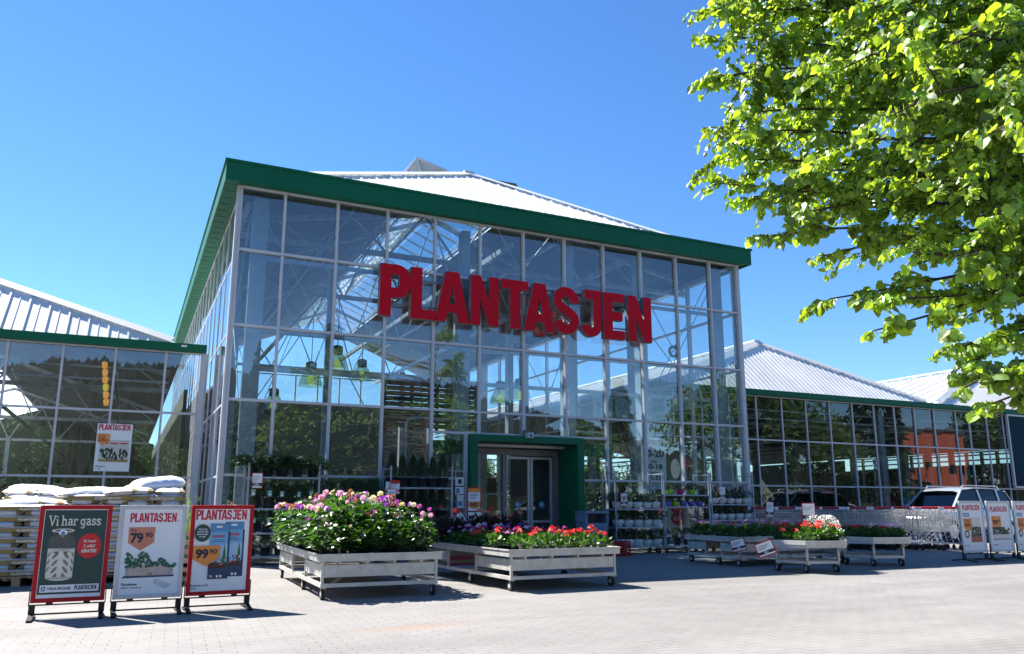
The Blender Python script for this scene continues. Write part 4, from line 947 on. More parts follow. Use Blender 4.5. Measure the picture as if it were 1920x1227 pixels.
def bedding(name,lm,blooms,hh=.16,r=.12,nl=90,bs=.032,ls=(.035,.06),tpl=HEART):
    e=empty(name); MB().lathe([(.045,0),(.06,.09),(.063,.09)],n=12).build('pot',POTB,e)
    n=nl; d=rdir(n); d[:,2]=np.abs(d[:,2]); k=rng.uniform(.5,1,n)[:,None]
    P=d*k*[r,r,hh]+[0,0,.06]; leaves('foliage',P,d+[0,0,.1],rng.uniform(ls[0],ls[1],n),tpl,lm,e,up=(0,0,1))
    for m in blooms:
        a=rng.uniform(0,6.28); q=rng.uniform(.0,r*.8); bloom_ball('bloom',e,(math.cos(a)*q,math.sin(a)*q,.08+hh+rng.uniform(-.03,.05)),bs*rng.uniform(.8,1.2),m)
    return e
GER=[bedding('potted_geranium',LEAFP,(PR,PR,PR)),bedding('potted_geranium',LEAFP,(PR,PO,PR,PR)),bedding('potted_geranium',LEAFP,(PO,PR,PS))]
GEP=[bedding('potted_geranium',LEAFP,(PL,PL,PK)),bedding('potted_geranium',LEAFP,(PK,PW,PL)),bedding('potted_geranium',LEAFP,(PK,PK,PV))]
BRZ=[bedding('bronze_leaf_plant',LEAFX,(PR,),.26,.15,130),bedding('bronze_leaf_plant',LEAFX,(PS,),.24,.15,130)]
MAR=[bedding('potted_daisy',LEAFP,(PW,)*12,.26,.15,150,.016,(.03,.045),OVAL)]
for ch in list(KIDS[MAR[0].name]):
    if ch.name.startswith('bloom'): bpy.data.objects.remove(ch); 
KIDS[MAR[0].name]=[c for c in MAR[0].children]
n_=420; d_=rdir(n_); d_[:,2]=np.abs(d_[:,2]); leaves('blossoms',d_*[.15,.15,.27]+[0,0,.08],d_,rng.uniform(.014,.024,n_),PETAL,PW,MAR[0])
PET=[bedding('potted_petunia',LEAFP,(PK,PV),.2,.14,130,.03),bedding('potted_petunia',LEAFP,(PV,PL),.2,.14,130,.028),bedding('potted_petunia',LEAFP,(PR,PR),.16,.13,90,.03)]
GEW=[bedding('potted_geranium',LEAFP,(PL,PW,PL,PL)),bedding('potted_geranium',LEAFP,(PW,PL,PW)),bedding('potted_geranium',LEAFP,(PR,))]
USED={}
def place(src,x,y,z,rz,sc,label,cat,group):
    if src.name not in USED: o=src; USED[src.name]=1
    else: o=copy_tree(src)
    o.location=(x,y,z); o.rotation_euler=(0,0,rz); o.scale=(sc,)*3; tag(o,label,cat,group); return o
ORD=['first','second','third','fourth','fifth','sixth','seventh','eighth','ninth','tenth','eleventh','twelfth']
# cart 1: dahlias
flower_cart(2.95,11.50,1.54,3.45,R(-1.5),'silver cart full of pink and cream dahlias, nearest the front signs')
for j in range(9):
    for i in range(5):
        x=2.27+i*.315+random.uniform(-.03,.03); y=10.02+j*.37+random.uniform(-.03,.03)
        hump=.86+.36*math.exp(-((i-1.9)/1.7)**2)*min(1,.25+j*.28)
        if j==0 and i>0: hump*=.85
        place(DH[random.choice([0,1,2,3,4]) if random.random()<.85 and not(j==0 and i<2) else 5],x,y,.47,random.uniform(0,6.28),hump*random.uniform(.92,1.06),
              'potted dahlia, %s row from the front, %s from the left, on the dahlia cart'%(ORD[j],ORD[i]),'dahlia','potted dahlias massed on the front cart')
# cart 2: geraniums
flower_cart(5.42,11.45,1.74,3.4,R(1.5),'silver cart with red geraniums, in front of the green portal')
for j in range(11):
    for i in range(6):
        x=4.72+i*.275+random.uniform(-.025,.025)+(.045*j*.0); y=9.95+j*.30+random.uniform(-.025,.025)
        lx=x-.045*(j-5)*.3
        if j<5: k=random.choice(GER) if not(j in(2,3) and i in(1,4)) else GEP[0]; cat='geranium'; lb='geranium'; gp='red and pink geraniums on the middle cart'; sc=random.uniform(.95,1.2)
        elif j<8: k=random.choice(GEP); cat='geranium'; lb='pink geranium'; gp='red and pink geraniums on the middle cart'; sc=random.uniform(1,1.25)
        else: k=random.choice(BRZ); cat='bronze plant'; lb='dark bronze-leaved plant'; gp='bronze-leaved plants at the back of the middle cart'; sc=random.uniform(1.2,1.6)
        if j<2 and i==0: continue
        place(k,lx,y,.47,random.uniform(0,6.28),sc,'%s, %s row from the front, %s from the left, on the middle cart'%(lb,ORD[j],ORD[i]),cat,gp)
# cart 3: in the shade of the hall
flower_cart(11.62,12.62,2.75,1.62,R(0),'shaded silver cart of magenta petunias beside the wheeled racks')
for j in range(5):
    for i in range(9):
        x=10.42+i*.30+random.uniform(-.03,.03); y=12.0+j*.31
        k=PET[2] if (j<2 and i>4) else random.choice(PET)
        place(k,x,y,.47,random.uniform(0,6.28),random.uniform(.8,1.15),'petunia, %s row from the front, %s from the left, on the shaded cart'%(ORD[j],ORD[i]),'petunia','petunias on the shaded cart')
hex_cart(10.75,10.68,.735,R(-15.5),'hexagonal silver cart with red flowers and a white daisy mound')
hex_cart(13.02,11.24,.745,R(-19),'hexagonal silver cart with pale pink geraniums before the trolleys')
def fill_hex(cx,cy,r,fn,where,gp):
    n=0
    for i in range(-3,4):
        for j in range(-3,4):
            x=i*.235+(j%2)*.117; y=j*.21
            if math.hypot(x,y)<r:
                k,sc,nm,cat=fn(x,y); place(k,cx+x,cy+y,.47,random.uniform(0,6.28),sc,'%s, %s plant across in the %s row, on the %s'%(nm,ORD[i+3],ORD[j+3],where),cat,gp); n+=1
# camera looks along (0.7,0.7): u = to the right, v = away
def f4(x,y):
    u=(x-y)*.707; v=(x+y)*.707
    if u>.12 and v>.0: return MAR[0],1.3,'white daisy','daisy'
    if u>.0: return random.choice(GER),1.25,'red geranium','geranium'
    if v<-.1: return random.choice([PET[2],GER[2]]),.85,'low red bedding flower','bedding plant'
    return PET[2],1.25,'dark red petunia','petunia'
def f5(x,y):
    u=(x-y)*.707; v=(x+y)*.707
    return (GEW[0] if u>.15 else random.choice([GEW[1],GEW[2],GEW[2],GER[0]]) ),1.0,'pale geranium','geranium'
fill_hex(10.75,10.68,.60,f4,'first hexagonal cart','flowers on the first hexagonal cart')
fill_hex(13.02,11.24,.61,f5,'second hexagonal cart','flowers on the second hexagonal cart')
# ------------------------------------------------------------------ wheeled racks and their plants
def rack(x,zs,label,W_=1.33,y=15.93,D_=.56,H=1.9):
    e=empty('wheeled_rack',(x,y,0)); tag(e,label,'plant rack',group='wheeled metal plant racks along the glass front')
    for px in (0,W_):
        for py in (0,D_): MB().box(px-.016,px+.016,py-.016,py+.016,.14,H).build('post',GALV,e)
    for px in (0,W_):
        m=MB(); m.tube((px,0,H-.06),(px,D_,H-.06),.012,6); m.build('top_rail',GALV,e)
    for z in zs: MB().box(.02,W_-.02,-.01,D_+.01,z-.03,z).build('shelf',GALV,e)
    for px in (.08,W_-.08):
        for py in (.07,D_-.1): caster(e,px,py,.13,.055)
    return e
def conifer(name,n,sx,sz,droop,size,mats,pot=POTB,ph=.2,pr=.13,tpl=NEEDLE,shape='cone'):
    e=empty(name); MB().lathe([(pr*.8,0),(pr,ph),(pr*1.04,ph)],n=14).build('pot',pot,e)
    t=rng.uniform(0,1,n)**.8; a=rng.uniform(0,6.28,n)
    if shape=='cone': rad=sx*(1-t*.8)*rng.uniform(.3,1,n); z=ph+t*sz
    elif shape=='spread': rad=sx*rng.uniform(.1,1,n); z=ph+sz*(.45+.5*np.sin(rad/sx*2.2))*rng.uniform(.4,1.1,n)-.1*(rad/sx)**2
    else: rad=sx*np.sqrt(np.clip(1-(2*t-1)**2,0,1))*rng.uniform(.5,1,n); z=ph+t*sz
    P=np.stack([np.cos(a)*rad,np.sin(a)*rad,z],1); D=np.stack([np.cos(a)*(.6+droop),np.sin(a)*(.6+droop),rng.uniform(-.3,.9,n)-droop],1)+rng.normal(size=(n,3))*.2
    leaves('foliage',P,D,rng.uniform(size[0],size[1],n),tpl,mats,e); return e
THU=conifer('potted_thuja',700,.13,.42,-.45,(.05,.10),LEAFC)
JUN=conifer('potted_juniper',800,.26,.22,.5,(.08,.16),LEAFC,shape='spread',ph=.16,pr=.10)
BOX=conifer('potted_boxwood',600,.15,.26,0,(.025,.05),LEAFC,tpl=OVAL,shape='ball',ph=.20,pr=.12)
FIR=conifer('potted_spruce',700,.20,.3,.2,(.05,.1),pm('spruce_leaf',(.03,.075,.03),.6,island=.4,trans=(.01,.03,.01)),shape='cone',ph=.18,pr=.12)
TAGP=Sheet(.07,.11); TAGP.rect(0,0,.07,.11,pm('tag_green',(.25,.45,.35),.5),1); TAGP.rect(.01,.02,.06,.05,WHITE,2)
for s_ in (BOX,): TAGP.build('plant_tag',s_).location=(-.03,-.14,.22)
def shelf(src,x,z,n,name,where,gp,dx,sc=1.0,y=16.2,cat=None,rows=1):
    for r_ in range(rows):
        for i in range(n):
            place(src if not isinstance(src,(list,tuple)) else random.choice(src),x+dx*(i+.5)+random.uniform(-.015,.015),y+r_*.25,z,random.uniform(-.3,.3) if src is BOX else random.uniform(0,6.28),sc*random.uniform(.93,1.07),
                  '%s, %s from the left, on the %s'%(name,ORD[i],where),cat or name.split()[-1],gp)
rack(2.08,(.17,.60,1.05,1.64),'wheeled rack of dark conifers at the left corner of the hall')
shelf(JUN,2.02,1.64,5,'drooping juniper','top shelf of the corner rack','junipers on the corner rack',.29,1.15)
shelf(BOX,2.08,1.05,5,'bushy boxwood','second shelf of the corner rack','boxwoods on the corner rack',.265,1.0,16.1)
shelf(BOX,2.08,.60,5,'squat boxwood','third shelf of the corner rack','boxwoods on the corner rack',.265,.85,16.1)
shelf(FIR,2.08,.17,5,'small spruce','bottom shelf of the corner rack','spruces on the corner rack',.265,.8,16.1)
rack(3.50,(.17,.60,1.0),'wheeled rack of leafy shrubs half hidden by the dahlias',W_=1.2,H=1.25)
shelf(FIR,3.5,1.0,4,'leafy shrub','top shelf behind the dahlias','shrubs behind the dahlias',.3,1.25,16.15,'shrub')
shelf(BOX,3.5,.60,4,'leafy boxwood','second shelf behind the dahlias','shrubs behind the dahlias',.3,.85,16.15)
shelf(FIR,3.5,.17,4,'low spruce','bottom shelf behind the dahlias','shrubs behind the dahlias',.3,.8,16.15)
rack(4.86,(.17,.80,1.47),'wheeled rack of tall thujas just left of the green portal')
shelf(THU,4.86,1.47,6,'upright thuja','top shelf left of the portal','thujas left of the portal',.22,1.0)
shelf(THU,4.86,.80,6,'upright thuja','second shelf left of the portal','thujas left of the portal',.22,1.0)
shelf(FIR,4.86,.17,5,'dark spruce','bottom shelf left of the portal','thujas left of the portal',.26,1.2)
# hanging baskets
def basket(pot,cols,hook=True,trail=.5,r=.13,name='hanging_basket'):
    e=empty(name); MB().lathe([(.05,0),(r*.8,.03),(r,.10),(r*1.02,.16),(r*.97,.16)],n=18).build('pot',pot,e)
    n=420; d=rdir(n); d[:,2]=d[:,2]*.7+.3; P=d*np.array([.22,.22,.15])*rng.uniform(.5,1.05,n)[:,None]+[0,0,.21]
    leaves('foliage',P,d+[0,0,-trail*.4],rng.uniform(.03,.06,n),OVAL,pm('basket_leaf',(.018,.038,.01),.5,trans=(.02,.04,.005),island=.35),e)
    for m in cols:
        a=rng.uniform(0,6.28); bloom_ball('bloom',e,(math.cos(a)*.13,math.sin(a)*.13,.24+rng.uniform(-.06,.06)),.028,m,24)
    if hook: MB().path([(.11,0,.16),(0,0,.42),(.0,0,.46),(.02,0,.48),(.04,0,.465),(.035,0,.445)],.005,5).path([(-.11,0,.16),(0,0,.42)],.005,5).build('hanger',WHITE,e)
    return e
HBW=[basket(POTW,(PV,)),basket(POTW,()),basket(POTW,(PK,PK,PV,PV,PK,PR))]
HBL=basket(POTG,(PW,PW,PW),False); HBP=basket(POTP,(PW,PL),False); HBV=basket(POTV,(PR,PV),False)
rack(10.24,(.17,.62,1.03),'wheeled rack of white hanging baskets beside the litter bin')
for k,(z,nm) in enumerate(((.17,'bottom'),(.62,'middle'),(1.03,'top'))): shelf(HBW[:2],10.24,z,5,'white hanging basket','%s shelf beside the litter bin'%nm,'hanging baskets beside the litter bin',.265,1.0,16.05,'hanging basket')
rack(11.62,(.17,1.08,1.36),'wheeled rack of lime, pink and violet pots')
for i,(s_,nm) in enumerate(((HBL,'lime green'),(HBP,'deep pink'),(HBL,'lime green'))): place(s_,11.85+i*.34,16.05,1.36,i,.75,'%s flower pot, %s on the highest shelf'%(nm,ORD[i]),'flower pot','coloured flower pots on the racks')
for i,(s_,nm) in enumerate(((HBV,'violet'),(HBL,'lime green'),(HBV,'violet'),(HBV,'violet'),(HBV,'violet'))): place(s_,11.78+i*.24,16.05,1.08,i,.72,'%s flower pot, %s from the left below the highest shelf'%(nm,ORD[i]),'flower pot','coloured flower pots on the racks')
rack(13.02,(.17,.76,1.14),'wheeled rack of white baskets at the right corner of the hall')
for k,(z,nm) in enumerate(((.76,'middle'),(1.14,'top'),(.17,'bottom'))): shelf([HBW[2],HBW[0]],13.04,z,5,'white flower basket','%s shelf at the right corner'%nm,'flower baskets at the right corner',.262,.92,16.05,'hanging basket')
# price signs
price_sign(2.13,15.86,1.42,.20,.29,0,'white price sign with red edge on the corner conifer rack',5,'299,-')
price_sign(4.84,15.88,1.33,.20,.28,R(-4),'white price sign with a red band on the thuja rack',4,'79,90',head=REDP,band=REDP)
price_sign(4.74,15.90,1.32,.16,.26,R(10),'pale blue price sign tucked behind the thuja rack sign',0,'',red=BLUEP)
price_sign(4.05,13.5,1.12,.17,.27,0,'white price sign standing among the dahlias',3,'99,-',stem=.5)
price_sign(10.34,15.87,1.09,.20,.30,0,'white price sign on the basket rack beside the litter bin',2,'129,-')
price_sign(13.22,15.87,1.26,.20,.30,0,'white price sign on the right corner basket rack',2,'129,-')
price_sign(12.85,13.9,.86,.20,.34,R(-8),'white price sign leaning on the left end of the trolleys',3,'79,-',stem=.3,tilt=R(5))
price_sign(11.02,11.0,.82,.24,.33,R(-30),'red-framed price sign reading 199 above the first hexagonal cart',2,'199,-',stem=.4)
price_sign(9.95,11.65,.27,.26,.22,R(-45),'tipped white price sign on the corner of the shaded cart',3,'69,-',tilt=R(-14),stem=.1)
price_sign(9.52,10.5,.24,.30,.24,R(-40),'tipped white price sign hanging beside the first hexagonal cart',3,'85,-',tilt=R(-20),stem=.1)
price_sign(5.10,12.6,.66,.20,.30,R(-20),'red-framed price sign lying back over the geranium cart',3,'59,-',tilt=R(-40),stem=.15)
e=empty('discount_sign',(6.32,15.0,0)); tag(e,'orange and white sign on a post reading 50% before the green portal','promotion sign')
MB().box(-.16,.14,0,.012,.98,1.46).build('frame',REDF,e); MB().box(-.13,.15,.0,.02,.62,.97).build('backing',WHITE,e); MB().box(-.02,.02,.02,.05,0,1.4).build('post',GALV,e); MB().box(-.2,.2,-.12,.15,0,.03).build('base',GREYP,e)
S=Sheet(.26,.44,-.14,-.001,1.0); S.rect(0,0,.26,.44,WHITE,1); S.rect(0,.36,.26,.44,ORANGE,2); 
for i in range(4): S.rect(.03,.32-i*.03,.22-i*.02,.33-i*.03,INK,3)
S.poly([(0,.18),(.26,.18),(.26,.08),(.13,.03),(0,.08)],ORANGE,2); S.text('50%',.13,.09,.07,INK,3,align='c',bold=.05); S.build('print',e)
# litter bin and red crates
e=empty('litter_bin',(9.55,15.85,0)); tag(e,'blue-grey plastic litter bin right of the green portal','litter bin')
BN=pm('bin_grey',(.16,.22,.30),.5,0,.1,5)
b=MB(); b.add([(-.24,-.20,0),(.24,-.20,0),(.24,.20,0),(-.24,.20,0),(-.29,-.24,.72),(.29,-.24,.72),(.29,.24,.72),(-.29,.24,.72)],[(0,3,2,1),(4,5,6,7),(0,1,5,4),(1,2,6,5),(2,3,7,6),(3,0,4,7)]); b.build('body',BN,e,bevel=.02)
b=MB(); b.box(-.30,-.25,-.24,.24,.72,.92); b.box(.25,.30,-.24,.24,.72,.92); b.box(-.25,.25,.18,.24,.72,.92); b.box(-.31,.31,-.25,.25,.92,.98); b.build('hood',BN,e,bevel=.015); MB().box(-.25,.25,-.17,.17,.721,.74).build('liner',BLACK,e)
for i,(x,y,z,w) in enumerate(((9.98,15.55,0,.5),(9.98,15.55,.17,.5),(5.9,14.6,0,.5))):
    e=empty('red_crate',(x,y,z)); tag(e,['red plastic crate on the ground beside the litter bin','red plastic crate stacked on another beside the litter bin','red plastic crate under the shade behind the geranium cart'][i],'crate',group='red plastic crates near the entrance')
    b=MB(); b.box(-w/2,w/2,-.18,.18,0,.015)
    for s_ in (-1,1):
        for k in range(3): b.box(-w/2,w/2,s_*.18-.008,s_*.18+.008,.015+k*.05,.05+k*.05); b.box(s_*w/2-.008,s_*w/2+.008,-.17,.17,.015+k*.05,.05+k*.05)
        for x_ in (-w/2,w/2): b.box(x_-.012,x_+.012,s_*.18-.012,s_*.18+.012,0,.165)
    b.build('basket',pm('crate_red',(.40,.015,.02),.45),e)
# ------------------------------------------------------------------ shopping trolleys
def trolley():
    e=empty('shopping_trolley')
    m=MB(); w=.0028
    def wire(p,q,r=w): m.bar(p,q,r*2,r*2)
    # basket: y from .15 (handle end) to .95 (nose), z .42-.95
    def sec(y): k=(y-.15)/.80; return (.27-.06*k, .46+.06*k, .97-.07*k)
    ys=np.linspace(.15,.95,9)
    for y in ys:
        a,z0,z1=sec(y); wire((-a*.9,y,z0),(-a,y,z1)); wire((a*.9,y,z0),(a,y,z1)); wire((-a*.9,y,z0),(a*.9,y,z0))
    for t in np.linspace(0,1,6):
        p=[]
        for y in (.15,.95):
            a,z0,z1=sec(y); p.append((a*(.9+.1*t),y,z0+(z1-z0)*t))
        for s_ in (-1,1): wire((s_*p[0][0],p[0][1],p[0][2]),(s_*p[1][0],p[1][1],p[1][2]),w*(1.8 if t in(0,1) else 1))
        for y,q in ((.15,p[0]),(.95,p[1])): wire((-q[0],y,q[2]),(q[0],y,q[2]),w*(1.8 if t in (0,1) else 1))
    for k in np.linspace(-.8,.8,7):
        for y in (.15,.95):
            a,z0,z1=sec(y); wire((k*a*.9,y,z0),(k*a,y,z1))
    m.build('basket',STEEL,e)
    f=MB()
    for s_ in (-1,1):
        f.path([(s_*.27,.05,1.02),(s_*.27,.15,.95),(s_*.26,.20,.42),(s_*.27,.10,.16)],.011,6); f.path([(s_*.27,.05,.14),(s_*.20,.92,.16)],.011,6); f.path([(s_*.24,.22,.46),(s_*.21,.80,.18)],.008,5)
    f.tube((-.25,.3,.155),(.25,.3,.155),.006,5); f.tube((-.22,.7,.16),(.22,.7,.16),.006,5); f.build('frame',STEEL,e)
    MB().tube((-.22,.04,1.045),(.22,.04,1.045),.03,8).build('handle',pm('handle_red',(.50,.01,.015),.4),e) if 'HR' not in globals() else None
    h=MB(); h.box(-.29,-.22,.0,.08,1.0,1.07); h.box(.22,.29,.0,.08,1.0,1.07); h.build('handle_end',WHITE,e)
    MB().bar((-.2,.147,.93),(.2,.147,.93),.012,.012).bar((-.2,.147,.72),(.2,.147,.72),.012,.012).build('child_seat_bar',STEEL,e)
    for (x,y) in ((-.26,.08),(.26,.08),(-.2,.88),(.2,.88)):
        MB().tube((x-.015,y,.06),(x+.015,y,.06),.06,12).bar((x,y,.06),(x,y,.15),.035,.012).build('wheel',RUBBER,e)
    return e
TR=trolley(); first=True
u=Vector((.42,.907,0)); v_=Vector((.907,-.42,0))
for r_ in range(10):
    for k in range(6):
        s0=Vector((13.95,16.0,0))+v_*(.60*r_)+u*(.26*k+random.uniform(-.04,.04)+(.25 if r_%3==1 else 0))
        if s0.y>19.2: continue
        o=TR if first else copy_tree(TR); first=False
        o.location=s0; o.rotation_euler=(0,0,-math.atan2(u.x,u.y)+random.uniform(-.02,.02))
        tag(o,'shopping trolley with a red handle, %s in the %s nested row counted from the racks'%(ORD[k],ORD[r_]),'shopping trolley','shopping trolleys nested in rows before the right wing')
# ------------------------------------------------------------------ cars
CARG=glass('car_glass',(.10,.13,.13),.04,0,.0)
def car(paint,suv=True):
    e=empty('parked_car')
    H=1.68 if suv else 1.45; Lh=2.3
    # stations along x: (x, sill z, belt z, half width)
    st=[(-2.30,.42,.62,.62),(-2.22,.30,.80,.78),(-1.9,.25,.93,.88),(-1.2,.24,1.00,.91),(0,.23,1.03,.92),(1.2,.24,1.04,.91),(1.95,.27,1.04,.88),(2.2,.34,1.0,.80),(2.28,.45,.80,.70)]
    m=MB(); rings=[]
    for (x,z0,z1,w) in st:
        r=[(-w*.86,z0),(-w,z0+.14),(-w*1.0,(z0+z1)/2+.06),(-w*.95,z1-.03),(-w*.86,z1+.01),(0,z1+.035),(w*.86,z1+.01),(w*.95,z1-.03),(w*1.0,(z0+z1)/2+.06),(w,z0+.14),(w*.86,z0)]
        rings.append([(x,a,b) for a,b in r])
    n=11; vs=[p for r in rings for p in r]; fs=[]
    for i in range(len(rings)-1):
        for j in range(n-1): fs.append((i*n+j,i*n+j+1,(i+1)*n+j+1,(i+1)*n+j))
        fs.append((i*n+n-1,i*n,(i+1)*n,(i+1)*n+n-1))
    fs.append(tuple(range(n))[::-1]); fs.append(tuple((len(rings)-1)*n+j for j in range(n)))
    m.add(vs,fs,0,True); b=m.build('body',paint,e,bevel=0)
    s=b.modifiers.new('s','SUBSURF'); s.levels=1; s.render_levels=2
    # cabin: glass then roof
    g=[(-1.15,1.02,.80),(-.45,H-.10,.66),(1.75,H-.14,.66),(2.12,1.03,.76)]
    m=MB(); v=[]
    for (x,z,w) in g: v+= [(x,-w,z),(x,w,z)]
    m.add(v,[(0,1,3,2),(2,3,5,4),(4,5,7,6),(0,2,4,6),(1,7,5,3)]); m.build('window',CARG,e)
    m=MB(); rr=[(-.62,H-.13,.66),(-.45,H-.04,.66),(.2,H,.66),(1.2,H-.01,.66),(1.72,H-.07,.65),(1.85,H-.16,.64)]
    v=[]
    for (x,z,w) in rr: v+=[(x,-w*1.02,z-.05),(x,-w*.8,z),(x,0,z+.02),(x,w*.8,z),(x,w*1.02,z-.05)]
    fs=[(i*5+j,i*5+j+1,(i+1)*5+j+1,(i+1)*5+j) for i in range(len(rr)-1) for j in range(4)]
    m.add(v,fs,0,True); m.build('roof',paint,e)
    m=MB()
    for s_ in (-1,1):
        for (a,c) in (((-1.15,1.02,.80),(-.5,H-.09,.67)),((.35,1.03,.81),(.32,H-.08,.67)),((1.3,1.03,.80),(1.28,H-.08,.67)),((2.12,1.03,.76),(1.76,H-.12,.66))):
            m.bar((a[0],s_*a[2]*1.005,a[1]),(c[0],s_*c[2]*1.01,c[1]),.06,.03)
    m.build('pillar',paint,e)
    for s_ in (-1,1): MB().path([(-.35,s_*.60,H-.04),(-.25,s_*.60,H+.05),(1.5,s_*.60,H+.04),(1.6,s_*.60,H-.06)],.016,6).build('roof_rail',STEEL,e)
    for s_ in (-1,1):
        MB().box(-2.24,-2.10,s_*.62-.13,s_*.62+.13,.66,.78).build('headlight',GL_IN,e,bevel=.02); MB().box(2.18,2.26,s_*.66-.1,s_*.66+.1,.75,.98).build('tail_light',REDP,e,bevel=.02)
        MB().box(-.95,-.75,s_*.98-.09,s_*.98+.09,1.0,1.14).build('mirror',paint,e,bevel=.02)
        for x in (-1.42,1.38):
            w=MB().tube((x,s_*.74,.34),(x,s_*.94,.34),.34,24,0).build('wheel',RUBBER,e); MB().tube((x,s_*.90,.34),(x,s_*.955,.34),.22,12).build('rim',STEEL,w)
    return e
def paint(n,c,met=.0): return pm(n,c,.22,met,.02,3,coat=.8)
SIL=paint('paint_silver',(.62,.64,.67),.6)
c=car(SIL); c.location=(24.1,17.6,0); c.rotation_euler=(0,0,R(2)); tag(c,'silver estate car with roof rails parked behind the right-hand signs','car')
cars=[('red',(.35,.01,.01)),('dark blue',(.02,.03,.08)),('white',(.7,.7,.7)),('black',(.02,.02,.02))]
srcs=[]
for n_,c_ in cars: srcs.append((n_,car(paint('paint_'+n_.split()[-1],c_),False)))
used=set()
for i,x in enumerate((10,13.2,16.4,22.8,26,29.2,35.6,38.8,42,48.4,51.6,54.8)):
    n_,s_=srcs[(i*3+1)%4]
    o=s_ if n_ not in used else copy_tree(s_); used.add(n_)
    o.location=(x,-9,0); o.rotation_euler=(0,0,R(90)+random.uniform(-.02,.02)); tag(o,'%s car parked behind the viewpoint, %s in the row'%(n_,ORD[i]),'car',group='cars parked across the forecourt')
# ------------------------------------------------------------------ trees
def bg_tree(h,r,n,mat,conifer_=False):
    e=empty('broadleaf_tree' if not conifer_ else 'spruce_tree')
    m=MB(); m.path([(0,0,0),(.1,.05,h*.3),(-.05,.1,h*.6),(0,0,h*.9)],.035*h*.6,8,0,.05)
    for i in range(7):
        a=i*2.4; z=h*(.3+.07*i); m.path([(0,0,z),(math.cos(a)*r*.4,math.sin(a)*r*.4,z+h*.07),(math.cos(a)*r*.75,math.sin(a)*r*.75,z+h*.11)],.1,5,0,.02)
    m.build('trunk',BARK,e)
    if conifer_:
        t=rng.uniform(0,1,n); a=rng.uniform(0,6.28,n); rad=r*(1-t)*rng.uniform(.4,1,n)*(1+.25*np.sin(t*40)); P=np.stack([np.cos(a)*rad,np.sin(a)*rad,h*.1+t*h*.92],1); D=np.stack([np.cos(a),np.sin(a),-.5+0*a],1)
    else:
        k=26; C=rdir(k)*np.array([r*.68,r*.68,h*.30])*rng.uniform(.4,1,k)[:,None]+[0,0,h*.62]; idx=rng.integers(0,k,n); P=C[idx]+rdir(n)*(r*.30)*rng.uniform(.55,1,n)[:,None]; D=rdir(n)
    leaves('crown',P,D,rng.uniform(.28,.5,n)*(h/9),OVAL,mat,e); return e
TA=bg_tree(9,3.6,4200,LEAFR); TB=bg_tree(7,3.0,3600,pm('tree_leaf_pale',(.07,.12,.02),.5,trans=(.05,.1,.01),island=.4)); TC=bg_tree(14,2.6,3600,LEAFC,True)
tu=set()
def tree(s_,x,y,sc,label):
    o=s_ if s_.name not in tu else copy_tree(s_); tu.add(s_.name); o.location=(x,y,0); o.rotation_euler=(0,0,random.uniform(0,6)); o.scale=(sc,)*3
    tag(o,label,'tree',group='trees around the forecourt')
pos=[(-38,-22),(-30,-30),(-22,-20),(-14,-27),(-7,-19),(2,-26),(7,-20),(13,-25),(19,-19),(25,-24),(31,-18),(36,-22),(42,-17),(47,-24),(52,-18),(57,-20),(61,-23),(66,-19),(70,-25),(74,-20),(90,-17),(95,-22),(100,-16)]
for i,(x,y) in enumerate(pos): tree([TA,TB,TA,TC][i%4] if i not in(6,) else TC,x,y,random.uniform(.75,1.15)*(1.75 if x>38 else 1),'%s tree behind the viewpoint, number %d from the west'%(['leafy','pale','broad','tall conifer'][i%4],i+1))
for i in range(26):
    x=-30+i*4.4+random.uniform(-1,1); y=68+random.uniform(0,8); tree([TA,TB][i%2],x,y,random.uniform(.62,.9),'dense green tree beyond the rear of the garden centre, number %d from the west'%(i+1))
for i in range(12): tree([TA,TB][i%2],60+random.uniform(0,6),24+i*3.6,random.uniform(.38,.52),'low leafy tree beyond the east end, number %d from the front'%(i+1))
# wooded hill opposite, a red building and forest on the hill
n=60; hv=[];hf=[]
def hz(x,y): 
    d=(-y-230)/170; base=62*math.exp(-((x+40)/420)**2)+10*math.sin(x/90)+5*math.sin(x/31+2)
    return max(0,min(1,d))**.8*base*(1 if y>-560 else 1)
nx,ny=80,24
for j in range(ny+1):
    for i in range(nx+1):
        x=-900+1800*i/nx; y=-200-500*j/ny; hv.append((x,y,hz(x,y)-.5+random.uniform(-.6,.6)))
for j in range(ny):
    for i in range(nx): a=j*(nx+1)+i; hf.append((a,a+nx+1,a+nx+2,a+1))
hill=MB().add(hv,hf,0,True).build('hill',pm('hill_ground',(.035,.045,.015),.95,0,.4,.03)); tag(hill,kind='structure')
N_=26000; X=rng.uniform(-420,700,N_); Y=-rng.uniform(235,420,N_); Z=np.array([hz(a,b) for a,b in zip(X,Y)])
SP=(np.array([(-.34,0,0),(.34,0,0),(.26,.55,.0),(0,1,0),(-.26,.55,0),(0,0,-.34),(0,0,.34),(0,.55,.26),(0,.55,-.26)]),[(0,1,2,3,4),(5,6,7,3,8)])
fo=leaves('forest',np.stack([X,Y,Z-.5],1),np.tile([0,0,1.],(N_,1))+rng.normal(size=(N_,3))*.03,rng.uniform(4,10,N_),SP,pm('forest_dark',(.013,.019,.007),.9,0,.3,.02,island=.5)); tag(fo,kind='stuff')
e=empty('red_building',(81.5,-21,0)); tag(e,'red-brown commercial building across the forecourt','building')
RB=pm('brick_red',(.42,.10,.055),.8,0,.1,2); MB().box(-5,5,-2,2,0,9.2).build('wall',RB,e); MB().box(-5.2,5.2,-2.2,2.2,9.2,9.6).build('roof',GREYP,e)
for i in range(3): MB().box(-4+i*3,-2.8+i*3,1.98,2.04,4.6,5.6).build('window',CARG,e)
MB().box(-5,5,2.02,2.1,0,2.4).build('plinth',BLUEP,e)
